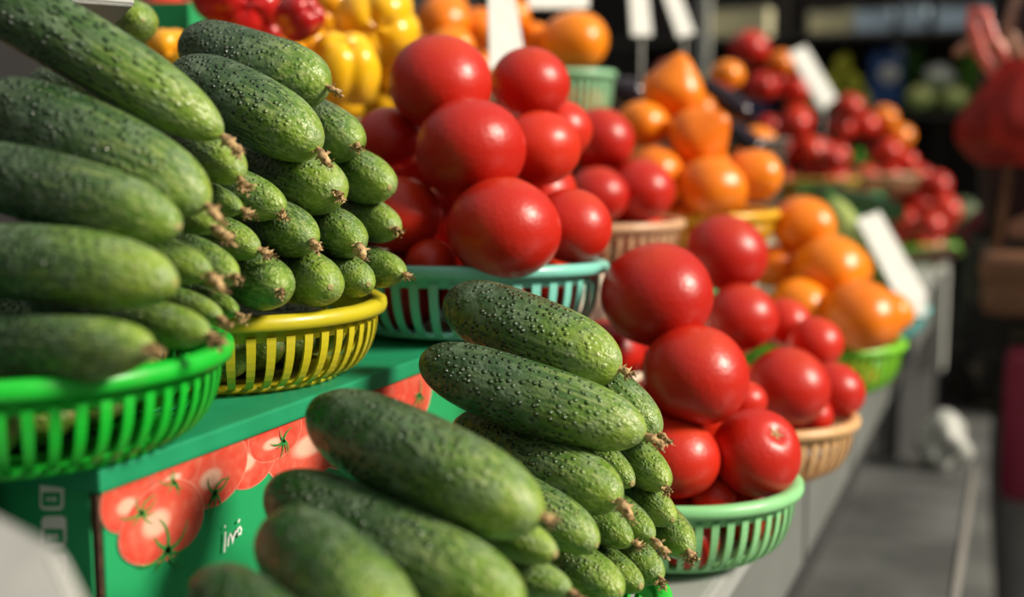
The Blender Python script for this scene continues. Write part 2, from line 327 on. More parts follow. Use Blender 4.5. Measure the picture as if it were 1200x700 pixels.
# tomatoes and persimmons: kind, basket, centre, radius, pointed, label
FRUIT = [
 ('tomato','B3',(-0.4410,0.8894,1.2498),0.0419,0,'large round tomato at the very top of the turquoise basket pile'),
 ('tomato','B3',(-0.3976,0.9753,1.2529),0.0334,0,'glossy tomato high in the turquoise basket pile, beside the upright white price card'),
 ('tomato','B3',(-0.3990,0.8550,1.1960),0.0434,0,'big flattened tomato in the centre of the turquoise basket pile with an orange blush'),
 ('tomato','B3',(-0.3732,0.9364,1.1965),0.0343,0,'tomato in the middle row of the turquoise basket, right of the big central one'),
 ('tomato','B3',(-0.3848,1.0130,1.2137),0.0291,0,'tomato behind the middle row at the back right of the turquoise basket'),
 ('tomato','B3',(-0.4900,0.8880,1.2050),0.0279,0,'tomato at the upper left of the turquoise basket pile next to the cucumbers'),
 ('tomato','B3',(-0.4531,0.8405,1.1455),0.0319,0,'tomato on the left rim of the turquoise basket, half hidden by cucumbers'),
 ('tomato','B3',(-0.3582,0.8278,1.1373),0.0419,0,'big tomato in front on the turquoise basket rim, lowest in the middle'),
 ('tomato','B3',(-0.3306,0.9022,1.1354),0.0322,0,'tomato on the right front rim of the turquoise basket'),
 ('tomato','B3',(-0.4203,0.8275,1.1091),0.0199,0,'tomato mostly sunk behind the turquoise rim, only its crown showing'),
 ('tomato','B3',(-0.4427,0.8990,1.1398),0.0286,0,'shaded tomato deep in the gap behind the front tomatoes of the turquoise basket'),
 ('tomato','B3',(-0.4921,0.9485,1.1745),0.0257,0,'shaded tomato in the gap just left of the big central one, turquoise basket'),
 ('tomato','B4',(-0.4438,1.3022,1.2067),0.0379,0,'tomato on top of the upper tan basket, behind the turquoise basket pile'),
 ('tomato','B4',(-0.4238,1.2338,1.1458),0.0334,0,'tomato at the left of the upper tan basket just beside the turquoise basket'),
 ('tomato','B4',(-0.3898,1.2869,1.1490),0.0371,0,'pinkish tomato resting on the right rim of the upper tan basket'),
 ('tomato','F2',(-0.2620,0.9107,1.0818),0.0440,0,'large shiny tomato crowning the light green basket pile'),
 ('tomato','F2',(-0.2215,0.8807,1.0262),0.0397,0,'large tomato in the middle of the light green basket pile'),
 ('tomato','F2',(-0.1800,0.9091,0.9622),0.0352,0,'tomato with a star shaped stem scar on the right rim of the light green basket'),
 ('tomato','F2',(-0.2316,0.8655,0.9640),0.0325,0,'tomato at the front of the light green basket right beside the cucumber tips'),
 ('tomato','F2',(-0.3184,0.9577,1.0251),0.0299,0,'tomato at the left of the light green basket, behind the topmost middle cucumber'),
 ('tomato','F2',(-0.3065,1.0268,1.0133),0.0208,0,'pale pinkish tomato seen in the gap under the crowning tomato of the light green basket'),
 ('tomato','F2',(-0.2088,0.8921,0.9279),0.0173,0,'tomato low inside the light green basket between two larger ones'),
 ('tomato','F2',(-0.2111,1.0081,0.9811),0.0191,0,'sunlit tomato in the gap behind the middle of the light green basket pile'),
 ('tomato','F3',(-0.2744,1.2046,1.0902),0.0410,0,'tomato on top of the lower tan basket pile, under the orange persimmons'),
 ('tomato','F3',(-0.2462,1.1538,1.0326),0.0351,0,'tomato in the middle left of the lower tan basket pile'),
 ('tomato','F3',(-0.2244,1.2751,1.0121),0.0273,0,'small tomato at the back of the lower tan basket pile, centre'),
 ('tomato','F3',(-0.1917,1.1130,0.9757),0.0384,0,'large tomato in front on the rim of the lower tan basket'),
 ('tomato','F3',(-0.1879,1.2449,0.9970),0.0282,0,'small tomato at the upper right of the lower tan basket pile'),
 ('tomato','F3',(-0.1620,1.1930,0.9587),0.0304,0,'tomato at the outer right rim of the lower tan basket'),
 ('tomato','F3',(-0.1773,1.1521,0.9410),0.0222,0,'tomato low at the rim of the lower tan basket behind the large one'),
 ('persimmon','B5',(-0.4310,1.5600,1.2706),0.0418,1,'pointed orange persimmon on top of the yellow orange basket pile'),
 ('persimmon','B5',(-0.4581,1.5157,1.2276),0.0334,0,'orange persimmon at the upper left of the yellow orange basket beside a dark eggplant'),
 ('persimmon','B5',(-0.3846,1.5139,1.2087),0.0404,1,'orange persimmon with a side nub below the pointed topmost one'),
 ('persimmon','B5',(-0.4233,1.4588,1.1671),0.0332,0,'orange persimmon at the left of the yellow orange basket behind the tomatoes'),
 ('persimmon','B5',(-0.3525,1.4644,1.1486),0.0412,0,'round orange persimmon resting on the front rim of the yellow orange basket'),
 ('persimmon','B5',(-0.3220,1.5557,1.1605),0.0387,0,'orange persimmon at the right end of the yellow orange basket'),
 ('persimmon','F4',(-0.2671,1.6245,1.0934),0.0434,0,'orange persimmon at the top of the bright green persimmon basket'),
 ('persimmon','F4',(-0.2212,1.5733,1.0427),0.0463,0,'orange persimmon in the middle of the bright green persimmon basket slope'),
 ('persimmon','F4',(-0.1742,1.5168,0.9905),0.0486,0,'large persimmon at the front right rim of the bright green persimmon basket'),
 ('persimmon','F4',(-0.2499,1.5192,1.0001),0.0367,0,'persimmon at the front left of the persimmon basket, just above the red tomatoes'),
 ('persimmon','F4',(-0.1511,1.6253,0.9820),0.0303,0,'persimmon sticking out at the outer edge of the bright green persimmon basket'),
 ('persimmon','F4',(-0.3022,1.6019,1.0390),0.0320,0,'persimmon in shade at the left of the bright green persimmon basket'),
 ('persimmon','F4',(-0.2853,1.6956,1.0310),0.0216,0,'small persimmon in the gap at the middle back of the bright green persimmon basket'),
 ('persimmon','T1',(-0.5899,1.6085,1.3427),0.0492,0,'large round orange persimmon sitting in the pale green basket'),
 ('persimmon','T1',(-0.6547,1.6283,1.3512),0.0270,0,'orange persimmon right behind the white price card'),
 ('persimmon','T2',(-0.7235,1.4684,1.3655),0.0343,0,'persimmon at the top left of the white price card'),
 ('persimmon','T2',(-0.6979,1.5221,1.3580),0.0328,0,'persimmon touching the left edge of the white price card'),
 ('persimmon','T2',(-0.6919,1.4212,1.3230),0.0332,0,'shaded persimmon peeking over the topmost turquoise basket tomato'),
 ('persimmon','T2',(-0.6820,1.5981,1.3831),0.0291,0,'persimmon hidden for the most part by the white price card'),
 ('tomato','B6',(-0.5855,2.8910,1.3372),0.0387,0,'red tomato in the far yellow rimmed basket, upper left of the heap'),
 ('tomato','B6',(-0.5150,2.9609,1.3308),0.0352,0,'red tomato in the far yellow rimmed basket, upper right of the heap'),
 ('tomato','B6',(-0.5749,2.9329,1.2410),0.0334,0,'red tomato in the far yellow rimmed basket, left of the middle of the heap'),
 ('tomato','B6',(-0.4988,2.8817,1.2479),0.0382,0,'red tomato in the far yellow rimmed basket, right of the middle of the heap'),
 ('tomato','B6',(-0.4695,2.9208,1.1838),0.0406,0,'red tomato in the far yellow rimmed basket, lower right of the heap'),
 ('tomato','B6',(-0.5407,2.9238,1.1796),0.0391,0,'red tomato in the far yellow rimmed basket, lower middle of the heap'),
 ('tomato','B6',(-0.6212,2.9234,1.4306),0.0469,0,'red tomato in the far yellow rimmed basket, topmost, pale pink of the heap'),
 ('tomato','B6',(-0.4133,2.8937,1.1642),0.0324,0,'red tomato in the far yellow rimmed basket, outermost right of the heap'),
 ('persimmon','B6',(-0.5456,2.9285,1.3945),0.0347,0,'orange persimmon among the far red tomatoes beside the white paper strip'),
 ('persimmon','B8',(-0.4865,2.1109,1.3220),0.0300,0,'shaded persimmon above the shiny eggplant'),
 ('tomato','B7',(-0.4398,3.3611,1.3006),0.0394,0,'far red tomato right of the white paper strip, highest in its basket'),
 ('tomato','B7',(-0.4048,3.4394,1.2513),0.0380,0,'far red tomato right of the white paper strip, below the highest in its basket'),
 ('tomato','B7',(-0.3409,3.4130,1.1816),0.0375,0,'far red tomato right of the white paper strip, low left in its basket'),
 ('tomato','B7',(-0.3013,3.4797,1.1533),0.0358,0,'far red tomato right of the white paper strip, low right in its basket'),
 ('tomato','B7',(-0.4651,3.3958,1.2464),0.0378,0,'far red tomato right of the white paper strip, left in its basket'),
 ('persimmon','B7',(-0.3609,3.4860,1.2751),0.0379,0,'far orange persimmon in the red tomato heap, left of the brighter one'),
 ('persimmon','B7',(-0.3177,3.4809,1.2234),0.0377,0,'brightest far orange persimmon at the right edge of the red heap'),
 ('tomato','F6',(-0.3165,3.5093,1.0721),0.0454,0,'small far red tomato in the last green basket before the customer, left one'),
 ('tomato','F6',(-0.2673,3.5578,1.1071),0.0411,0,'small far red tomato in the last green basket before the customer, top one'),
 ('tomato','F6',(-0.2168,3.4899,1.0907),0.0401,0,'small far red tomato in the last green basket before the customer, upper right one'),
 ('tomato','F6',(-0.2580,3.4784,1.0295),0.0425,0,'small far red tomato in the last green basket before the customer, middle one'),
 ('tomato','F6',(-0.1891,3.4436,1.0233),0.0440,0,'small far red tomato in the last green basket before the customer, right rim one'),
 ('tomato','F6',(-0.2899,3.4236,0.9919),0.0399,0,'small far red tomato in the last green basket before the customer, lower left one'),
 ('tomato','F6',(-0.2210,3.3872,0.9866),0.0391,0,'small far red tomato in the last green basket before the customer, bottom one'),
]
UNDER_FRUIT = [
 ('tomato','B3',(-0.3975,0.9913,1.1558),0.0360),
 ('tomato','B3',(-0.5027,0.8898,1.1444),0.0360),
 ('tomato','B3',(-0.4687,0.9494,1.1193),0.0360),
 ('tomato','B3',(-0.3900,0.8583,1.0795),0.0330),
 ('tomato','B3',(-0.3790,0.9011,1.1102),0.0240),
 ('tomato','B3',(-0.4106,0.9637,1.1028),0.0270),
 ('tomato','B3',(-0.4220,0.9167,1.0760),0.0300),
 ('tomato','B3',(-0.4608,0.8515,1.0832),0.0360),
 ('tomato','B3',(-0.4356,0.9407,1.1900),0.0330),
 ('tomato','B3',(-0.3662,0.9383,1.0779),0.0300),
 ('tomato','B3',(-0.4914,0.9059,1.0779),0.0300),
 ('tomato','B3',(-0.3640,0.9492,1.1302),0.0270),
 ('tomato','B3',(-0.4459,0.9749,1.0726),0.0240),
 ('tomato','B4',(-0.4605,1.3208,1.1396),0.0360),
 ('tomato','B4',(-0.4522,1.2660,1.0978),0.0330),
 ('tomato','B4',(-0.5118,1.3557,1.1002),0.0360),
 ('tomato','B4',(-0.4278,1.3755,1.1002),0.0360),
 ('tomato','B4',(-0.4836,1.3585,1.2044),0.0360),
 ('tomato','B4',(-0.5260,1.3015,1.1459),0.0360),
 ('tomato','B4',(-0.4785,1.3908,1.1454),0.0330),
 ('tomato','B4',(-0.4053,1.3185,1.0949),0.0300),
 ('tomato','B4',(-0.4078,1.3482,1.1561),0.0300),
 ('tomato','B4',(-0.5031,1.2949,1.0923),0.0270),
 ('tomato','B4',(-0.4854,1.2486,1.1486),0.0270),
 ('tomato','B4',(-0.5124,1.3061,1.2069),0.0270),
 ('persimmon','B5',(-0.3677,1.5594,1.1161),0.0270),
 ('persimmon','B5',(-0.3798,1.6033,1.0902),0.0270),
 ('persimmon','B5',(-0.4337,1.5537,1.1002),0.0360),
 ('persimmon','B5',(-0.4005,1.6054,1.1692),0.0360),
 ('persimmon','B5',(-0.4601,1.5713,1.1692),0.0360),
 ('persimmon','B5',(-0.4419,1.6204,1.0975),0.0330),
 ('persimmon','B5',(-0.3938,1.5048,1.0949),0.0300),
 ('persimmon','B5',(-0.4396,1.5069,1.1395),0.0270),
 ('persimmon','B5',(-0.3735,1.6440,1.1313),0.0270),
 ('persimmon','B5',(-0.4051,1.5416,1.1526),0.0270),
 ('persimmon','B5',(-0.3879,1.5768,1.2188),0.0270),
 ('tomato','F2',(-0.2999,0.9451,0.9653),0.0360),
 ('tomato','F2',(-0.2829,1.0122,0.9657),0.0360),
 ('tomato','F2',(-0.2223,0.9770,0.9428),0.0330),
 ('tomato','F2',(-0.2417,0.8996,0.9063),0.0240),
 ('tomato','F2',(-0.2833,0.9363,0.9071),0.0270),
 ('tomato','F2',(-0.2715,0.9825,0.9170),0.0240),
 ('tomato','F2',(-0.2451,0.9472,1.0039),0.0360),
 ('tomato','F2',(-0.2927,0.8770,0.9115),0.0330),
 ('tomato','F2',(-0.2919,0.8727,0.9829),0.0330),
 ('tomato','F2',(-0.1929,0.9392,0.9089),0.0300),
 ('tomato','F2',(-0.2365,0.9208,0.9505),0.0270),
 ('tomato','F2',(-0.2195,0.8586,0.9036),0.0240),
 ('tomato','F3',(-0.2706,1.2131,1.0162),0.0360),
 ('tomato','F3',(-0.2094,1.2267,0.9447),0.0330),
 ('tomato','F3',(-0.2176,1.1666,0.9088),0.0330),
 ('tomato','F3',(-0.2691,1.2001,0.9475),0.0360),
 ('tomato','F3',(-0.2480,1.2362,0.9035),0.0260),
 ('tomato','F3',(-0.2759,1.1311,0.9142),0.0360),
 ('tomato','F3',(-0.2854,1.1423,0.9800),0.0360),
 ('tomato','F3',(-0.2155,1.1742,0.9707),0.0260),
 ('persimmon','F4',(-0.2824,1.6153,0.9775),0.0360),
 ('persimmon','F4',(-0.2741,1.6837,0.9776),0.0360),
 ('persimmon','F4',(-0.2224,1.5685,0.9488),0.0360),
 ('persimmon','F4',(-0.1920,1.6360,0.9460),0.0270),
 ('persimmon','F4',(-0.2604,1.6265,0.9122),0.0360),
 ('persimmon','F4',(-0.2699,1.6913,0.9112),0.0330),
 ('persimmon','F4',(-0.2685,1.5659,0.9088),0.0270),
 ('persimmon','F4',(-0.2174,1.6725,1.0343),0.0360),
 ('persimmon','F4',(-0.2059,1.6779,0.9115),0.0330),
 ('persimmon','F4',(-0.2092,1.7025,0.9724),0.0330),
 ('persimmon','F4',(-0.2221,1.6263,0.9893),0.0300),
 ('persimmon','F4',(-0.1898,1.6012,0.9063),0.0270),
 ('persimmon','F4',(-0.3162,1.6472,0.9330),0.0270),
 ('persimmon','T1',(-0.6225,1.6110,1.2754),0.0280),
 ('persimmon','T1',(-0.5749,1.6249,1.2571),0.0280),
 ('tomato','F6',(-0.3149,3.6488,0.9159),0.0380),
 ('tomato','F6',(-0.2249,3.5399,0.9159),0.0380),
 ('tomato','F6',(-0.3505,3.5810,0.9159),0.0380),
 ('tomato','F6',(-0.3295,3.4837,0.9159),0.0380),
 ('tomato','F6',(-0.2424,3.6135,0.9159),0.0380),
 ('tomato','F6',(-0.2143,3.5575,1.0483),0.0380),
 ('tomato','F6',(-0.2861,3.5437,1.0040),0.0380),
 ('tomato','F6',(-0.2641,3.6372,1.0151),0.0380),
 ('tomato','F6',(-0.3264,3.5988,1.0393),0.0380),
 ('tomato','F6',(-0.2024,3.6093,0.9929),0.0380),
 ('tomato','F6',(-0.2513,3.4773,0.9133),0.0350),
 ('tomato','F6',(-0.2010,3.5232,0.9836),0.0350),
 ('tomato','F6',(-0.3182,3.6644,0.9829),0.0350),
 ('tomato','F6',(-0.2482,3.6699,0.9544),0.0350),
 ('tomato','B6',(-0.5776,2.9658,1.3495),0.0340),
 ('tomato','B6',(-0.5065,2.9516,1.2609),0.0380),
 ('tomato','B6',(-0.5354,2.9452,1.1081),0.0380),
 ('tomato','B6',(-0.4768,3.0348,1.1109),0.0380),
 ('tomato','B6',(-0.4528,2.9228,1.1109),0.0380),
 ('tomato','B6',(-0.5574,3.0212,1.1109),0.0380),
 ('tomato','B6',(-0.5280,2.8641,1.1109),0.0380),
 ('tomato','B6',(-0.4214,2.9898,1.1109),0.0380),
 ('tomato','B6',(-0.4621,3.0004,1.1821),0.0380),
 ('tomato','B6',(-0.5327,3.0132,1.1958),0.0380),
 ('tomato','B6',(-0.5975,2.9938,1.1739),0.0380),
 ('tomato','B6',(-0.6032,2.9564,1.1074),0.0340),
 ('tomato','B6',(-0.6083,2.9236,1.1620),0.0340),
 ('tomato','B7',(-0.4752,3.3950,1.1736),0.0380),
 ('tomato','B7',(-0.4784,3.4574,1.1424),0.0340),
 ('tomato','B7',(-0.3920,3.3739,1.1109),0.0380),
 ('tomato','B7',(-0.4244,3.4818,1.1109),0.0380),
 ('tomato','B7',(-0.3374,3.4391,1.1109),0.0380),
 ('tomato','B7',(-0.3671,3.5261,1.1709),0.0380),
 ('tomato','B7',(-0.4596,3.3842,1.1074),0.0340),
 ('persimmon','B8',(-0.5135,2.0900,1.2678),0.0360),
 ('persimmon','B8',(-0.4941,2.0726,1.2030),0.0360),
 ('persimmon','B8',(-0.4812,2.0607,1.1354),0.0360),
 ('persimmon','B8',(-0.4208,2.0326,1.1712),0.0360),
 ('persimmon','B8',(-0.4719,1.9973,1.1991),0.0360),
 ('persimmon','B8',(-0.4271,2.0982,1.2003),0.0360),
 ('persimmon','B8',(-0.5165,2.0123,1.2569),0.0360),
 ('persimmon','B8',(-0.5393,2.0312,1.1644),0.0360),
 ('persimmon','B8',(-0.4801,2.1239,1.1603),0.0360),
 ('persimmon','B8',(-0.4252,2.0820,1.1079),0.0340),
 ('persimmon','B8',(-0.4686,2.0023,1.1079),0.0340),
 ('persimmon','T2',(-0.7385,1.4961,1.3050),0.0360),
 ('persimmon','T2',(-0.7116,1.5492,1.3074),0.0280),
 ('persimmon','T2',(-0.7583,1.5265,1.2547),0.0280),
 ('persimmon','T2',(-0.7472,1.5760,1.2763),0.0280),
 ('persimmon','T2',(-0.7806,1.5437,1.3272),0.0360),
 ('persimmon','T2',(-0.7650,1.5585,1.3871),0.0320),
 ('persimmon','T2',(-0.8045,1.5521,1.2571),0.0280),
 ('persimmon','T2',(-0.7993,1.5026,1.2822),0.0280),
]
PEPPERS = [('yellow',(-0.6167,1.0300,1.2746),0.0384,(-0.3, 0.3, -0.6),'glossy yellow bell pepper with two bright highlights, lowest beside the tomatoes'),
 ('yellow',(-0.6334,1.1289,1.3268),0.0468,(-0.4, 0.8, 0.2),'big lobed yellow bell pepper at the top right of the pepper heap'),
 ('yellow',(-0.6313,1.1672,1.2810),0.0316,(-0.5, 0.6, -0.4),'yellow bell pepper behind the lowest one, next to the topmost tomato'),
 ('orange',(-0.6976,1.0752,1.2949),0.0372,(-0.6, 0.5, 0.1),'amber bell pepper half hidden behind the topmost yellow basket cucumber'),
 ('orange',(-0.7192,1.1722,1.3489),0.0361,(-0.6, 0.6, 0.3),'amber bell pepper at the back of the heap between red and yellow ones'),
 ('red',(-0.6360,0.9844,1.3201),0.0242,(-0.7, 0.3, -0.3),'shiny red bell pepper with a bright spot in front of the amber ones'),
 ('red',(-0.7223,1.0055,1.3421),0.0438,(-0.8, 0.5, 0.2),'large red bell pepper above the topmost yellow basket cucumber'),
 ('red',(-0.7065,1.0310,1.3190),0.0240,(-0.7, 0.6, -0.1),'dark red bell pepper squeezed under the large red one'),
 ('orange',(-0.7415,0.9242,1.2889),0.0224,(-0.8, 0.5, 0),'orange bell pepper behind the cucumbers, below the green crate'),
 ('yellow',(-0.6774,1.1287,1.2620),.0400,(-.5,.5,.2),'bell pepper underneath the visible pepper heap'),
 ('yellow',(-0.7624,1.1587,1.2620),.0400,(-.5,.5,.2),'bell pepper underneath the visible pepper heap'),
 ('yellow',(-0.6774,1.2287,1.2620),.0400,(-.5,.5,.2),'bell pepper underneath the visible pepper heap'),
 ('yellow',(-0.7574,1.2487,1.2620),.0400,(-.5,.5,.2),'bell pepper underneath the visible pepper heap'),
 ('yellow',(-0.6974,0.9287,1.2620),.0400,(-.5,.5,.2),'bell pepper underneath the visible pepper heap'),
 ('yellow',(-0.7674,1.0087,1.2620),.0400,(-.5,.5,.2),'bell pepper underneath the visible pepper heap'),
 ('yellow',(-0.7774,1.3487,1.2620),.0400,(-.5,.5,.2),'bell pepper underneath the visible pepper heap')]
CRATE = (-0.8833,1.0850,1.2255)
CARDS = [('price_card',[(-0.3282,0.2829,1.0866),(-0.2753,0.2765,1.0759),(-0.2695,0.2753,1.0730),(-0.2513,0.2677,1.0577),(-0.2395,0.2598,1.0438),(-0.2925,0.2476,1.0393)],0.0060,'white card with a rounded corner standing close in front of the green carton',((-0.2800,0.2669,1.0611),(-0.2800,0.2669,0.8740))),
 ('price_card',[(-0.5270,1.1714,1.3860),(-0.5210,1.2186,1.3919),(-0.4902,1.1855,1.2964),(-0.4984,1.1133,1.2748)],0.0025,'upright white price card behind the two topmost turquoise basket tomatoes',((-0.4956,1.1435,1.2868),(-0.4956,1.1435,1.0600))),
 ('price_card',[(-0.6800,1.6568,1.4835),(-0.6251,1.7696,1.4966),(-0.6069,1.7203,1.4018),(-0.6601,1.6088,1.3927)],0.0030,'white price card above the large round persimmon',((-0.6177,1.6832,1.4046),(-0.6177,1.6832,1.2500))),
 ('price_card',[(-0.6797,2.1403,1.4934),(-0.6601,2.1933,1.4988),(-0.6348,2.1461,1.3977),(-0.6538,2.0826,1.3932)],0.0030,'narrow white price card on the back shelf, left of a slanting one',((-0.6491,2.1293,1.3999),(-0.6491,2.1293,1.2260))),
 ('price_card',[(-0.6603,2.2611,1.5150),(-0.6442,2.3238,1.5219),(-0.5917,2.2867,1.4109),(-0.6025,2.2037,1.3982)],0.0030,'slanting white price card on the back shelf above the pointed persimmon',((-0.6044,2.2592,1.4091),(-0.6044,2.2592,1.2260))),
 ('price_card',[(-0.5040,2.7947,1.4081),(-0.4793,2.8738,1.4285),(-0.4016,2.8460,1.3068),(-0.4200,2.7462,1.2754)],0.0040,'white strip card stuck aslant in the far red tomatoes',((-0.4242,2.8190,1.3004),(-0.4298,2.8355,1.1609))),
 ('price_card',[(-0.2502,2.0347,1.0772),(-0.2212,2.1142,1.0878),(-0.1360,2.0769,0.9531),(-0.1354,2.0505,0.9195),(-0.1588,1.9764,0.9308)],0.0040,'long white card leaning on the turquoise basket behind the persimmons',None),
 ('price_card',[(-0.6139,0.6291,1.2975),(-0.5537,0.6541,1.2929),(-0.5803,0.6629,1.2802),(-0.6346,0.6395,1.2778)],0.0020,'white folded price card lying over the cucumbers, shaded front panel',((-0.5839,0.6598,1.2846),(-0.6254,0.7317,1.2260))),
 ('price_card',[(-0.6595,0.6801,1.3310),(-0.6002,0.7053,1.3310),(-0.5539,0.6552,1.2936),(-0.6142,0.6302,1.2982)],0.0020,'white top panel of the folded price card above the cucumbers',None)]
INK = [(-0.5946,0.6333,1.2920),(-0.5920,0.6345,1.2932),(-0.5905,0.6355,1.2954),(-0.5901,0.6359,1.2977)]
EGGPLANTS = [((-0.6190,1.8650,1.2984),(-0.5571,1.8325,1.2693),0.0303,'dark eggplant between the pale green basket and the persimmons'),
 ((-0.5230,2.0504,1.3138),(-0.4256,2.0165,1.2453),0.0250,'shiny long eggplant lying aslant behind the persimmons'),
 ((-0.4706,1.9864,1.2451),(-0.3902,1.9470,1.1891),0.0213,'second shiny eggplant, just under the long slanting one')]
SQUASH = [('squash',(-0.3087,2.1777,1.1024),(-0.2379,2.0642,1.0158),0.0273,'pale lime squash under the top of the long white card'),
 ('squash',(-0.2613,2.2241,1.0553),(-0.1854,2.0796,0.9662),0.0261,'yellow green squash right behind the long white card'),
 ('squash',(-0.2774,2.1557,1.0066),(-0.2417,2.1184,0.9446),0.0210,'pale green squash low behind the persimmons and the white card'),
 ('zucchini',(-0.3656,2.2980,1.1171),(-0.1931,2.3102,1.0722),0.0225,'long dark green zucchini lying across the back of the turquoise basket'),
 ('squash',(-0.3408,2.0673,0.9060),(-0.2208,2.0673,0.9060),.0235,'pale squash lower down in the turquoise basket behind the persimmons'),
 ('squash',(-0.3108,2.1223,0.9060),(-0.1908,2.1423,0.9060),.0235,'pale squash lower down in the turquoise basket behind the persimmons'),
 ('squash',(-0.2908,2.0423,0.9510),(-0.2708,2.1623,0.9510),.0235,'pale squash lower down in the turquoise basket behind the persimmons'),
 ('squash',(-0.2108,2.0473,0.9510),(-0.2308,2.1573,0.9510),.0235,'pale squash lower down in the turquoise basket behind the persimmons'),
 ('squash',(-0.3308,2.0723,0.9940),(-0.2108,2.0723,0.9940),.0235,'pale squash lower down in the turquoise basket behind the persimmons'),
 ('squash',(-0.3308,2.1323,0.9940),(-0.2108,2.1323,0.9940),.0235,'pale squash lower down in the turquoise basket behind the persimmons')]
LEAF = (-0.4500,3.8428,1.071)
TRAY = (-0.7500,2.5723,1.2255)
FARCRATES = [((-0.6042,5.3,1.6605),0.075,0.100,'pale blue crate on the top board of the far rack, between cream and narrow ones','lb'),
 ((-0.4442,5.3,1.6605),0.050,0.110,'narrow pale blue crate on the top board of the far rack','lb'),
 ((-0.2580,5.3,1.6605),0.100,0.100,'wide pale blue crate at the end of the top board, above the carrier bag','lb'),
 ((-1.1895,5.3,1.6605),0.150,0.130,'cream crate on the top board of the far rack','cr'),
 ((-0.7765,5.3,1.6605),0.090,0.100,'cream grey crate near the middle of the top board','cr'),
 ((-1.3081,5.3,1.3355),0.090,0.120,'deep blue crate on the middle board at the near end of the far rack','bl'),
 ((-1.0738,5.3,1.3355),0.040,0.150,'small deep blue crate beside the pale post of the far rack','bl')]
JERRY = (-0.5424,5.27,1.3355)
PEARS = [((-0.8066,5.25,1.3805),.040,'yellow green pear on the far rack, bottom left of the little heap'),
 ((-0.7144,5.25,1.3805),.040,'yellow green pear on the far rack, bottom middle of the little heap'),
 ((-0.6236,5.25,1.3805),.040,'yellow green pear on the far rack, bottom right of the little heap'),
 ((-0.7627,5.25,1.4595),.040,'yellow green pear on the far rack, second row left of the little heap'),
 ((-0.6715,5.25,1.4595),.040,'yellow green pear on the far rack, second row right of the little heap'),
 ((-0.7192,5.25,1.5385),.040,'yellow green pear on the far rack, top of the little heap')]
HEADS = [('cabbage',(-0.8715,5.420,1.4050),0.0750,'pale cabbage behind the heap of pears'),
 ('cabbage',(-0.4006,5.220,1.3920),0.0580,'yellowish cabbage left of the cauliflower on the far rack'),
 ('cauliflower',(-0.3353,5.280,1.4750),0.0620,'white cauliflower on top of the cabbages on the far rack'),
 ('cabbage',(-0.2695,5.220,1.3880),0.0550,'yellowish cabbage right under the cauliflower'),
 ('cabbage',(-0.3490,5.390,1.3920),0.0580,'pale cabbage at the back under the cauliflower'),
 ('green_cabbage',(-0.3943,5.25,0.9230),0.0700,'grey green cabbage on the lower board of the far rack'),
 ('green_cabbage',(-0.2259,5.25,0.9230),0.0700,'second grey green cabbage on the lower board, nearer the carrier bag')]
HERBS = [((-0.4473,5.33,1.3355),0.270,0.045,'tall dark green herb bunch beside the blue can'),
 ((-0.2016,5.33,1.3355),0.240,0.060,'bright green herb bunch near the red carrier bag handle'),
 ((-0.0982,5.33,1.3355),0.260,0.060,'dark green herb bunch at the end of the far rack')]
WBAG = (-0.1044,2.1785,0.6405)

# ------------------------------------------------------------------ hall
def concrete(name, a, b, tile=None):
    m = new_mat(name, a, .45); k = N(m); n = k.noise(2.2, None, 6); c = k.mix(k.mrange(n, .3, .7), a, b)
    k.col(c); k.l(k.mrange(k.noise(5), .3, .7, .25, .55), k.b.inputs['Roughness']); return m
MF = concrete('hall_floor', (.10, .103, .10), (.16, .163, .155))
fl = structure(MB().box((-4, -3, -.05), (4.0, 9, -.012)).build('floor', concrete('floor_bed', (.07, .07, .07), (.1, .1, .1)), None, False))
tile_me = MB().box((-.245, -.245, -.012), (.245, .245, 0), .003).me('floor_tile', MF, False)
for i in range(9):
    for j in range(15):
        put('floor_tile', tile_me, fl, (-.55 + i * .5, .6 + j * .5, 0))
MW = mottled('dark_wall', (.005, .004, .004), (.010, .008, .007), 3, .8)
structure(MB().box((-4, 8.9, 0), (4, 9, 3.2)).build('wall_back', MW, None, False))
structure(MB().box((-4.1, -3, 0), (-4, 9, 3.2)).build('wall_left', MW, None, False))

# ------------------------------------------------------------------ market counter (lower tier)
MC_PANEL = mottled('panel_grey', (.20, .215, .20), (.25, .265, .25), 4, .38, Metallic=.25)
MC_TOP = mottled('worktop_white', (.40, .415, .40), (.33, .345, .33), 6, .35)
MC_DARK = mottled('shadow_gap_black', (.02, .02, .02), (.03, .03, .03), 20, .8)
ctr = tag(root('market_counter', (-.55, 1.7, 0)), 'long grey panelled market counter with a low ledge in front', 'counter')
def cpart(name, a, b, mat, bev=.003):
    o = MB().box(tuple(a[i] - (-.55, 1.7, 0)[i] for i in range(3)), tuple(b[i] - (-.55, 1.7, 0)[i] for i in range(3)), bev).build(name, mat, ctr, False); return o
cpart('worktop', (-1.25, -.1, .845), (-.195, 4.2, .873), MC_TOP, .006)
y = .13
while y < 4.1:
    cpart('front_panel', (-.228, y + .009, .722), (-.21, min(y + .401, 4.19), .845), MC_PANEL); y += .41
cpart('toe_gap_shade', (-.236, -.1, .641), (-.2305, 4.2, .722), MC_DARK, 0)  # black strip paints the shade of the gap between panels and ledge
cpart('carcass', (-1.24, -.1, .0), (-.235, 4.2, .845), MC_DARK, 0)
cpart('ledge', (-.236, -.1, .61), (-.055, 2.2, .64), mottled('ledge_grey', (.065, .068, .065), (.14, .145, .14), 7, .4), .006)
cpart('ledge_trim', (-.055, -.1, .605), (-.049, 2.2, .643), mottled('trim_metal', (.5, .48, .44), (.42, .4, .36), 10, .35, Metallic=.5), .001)
y = -.08
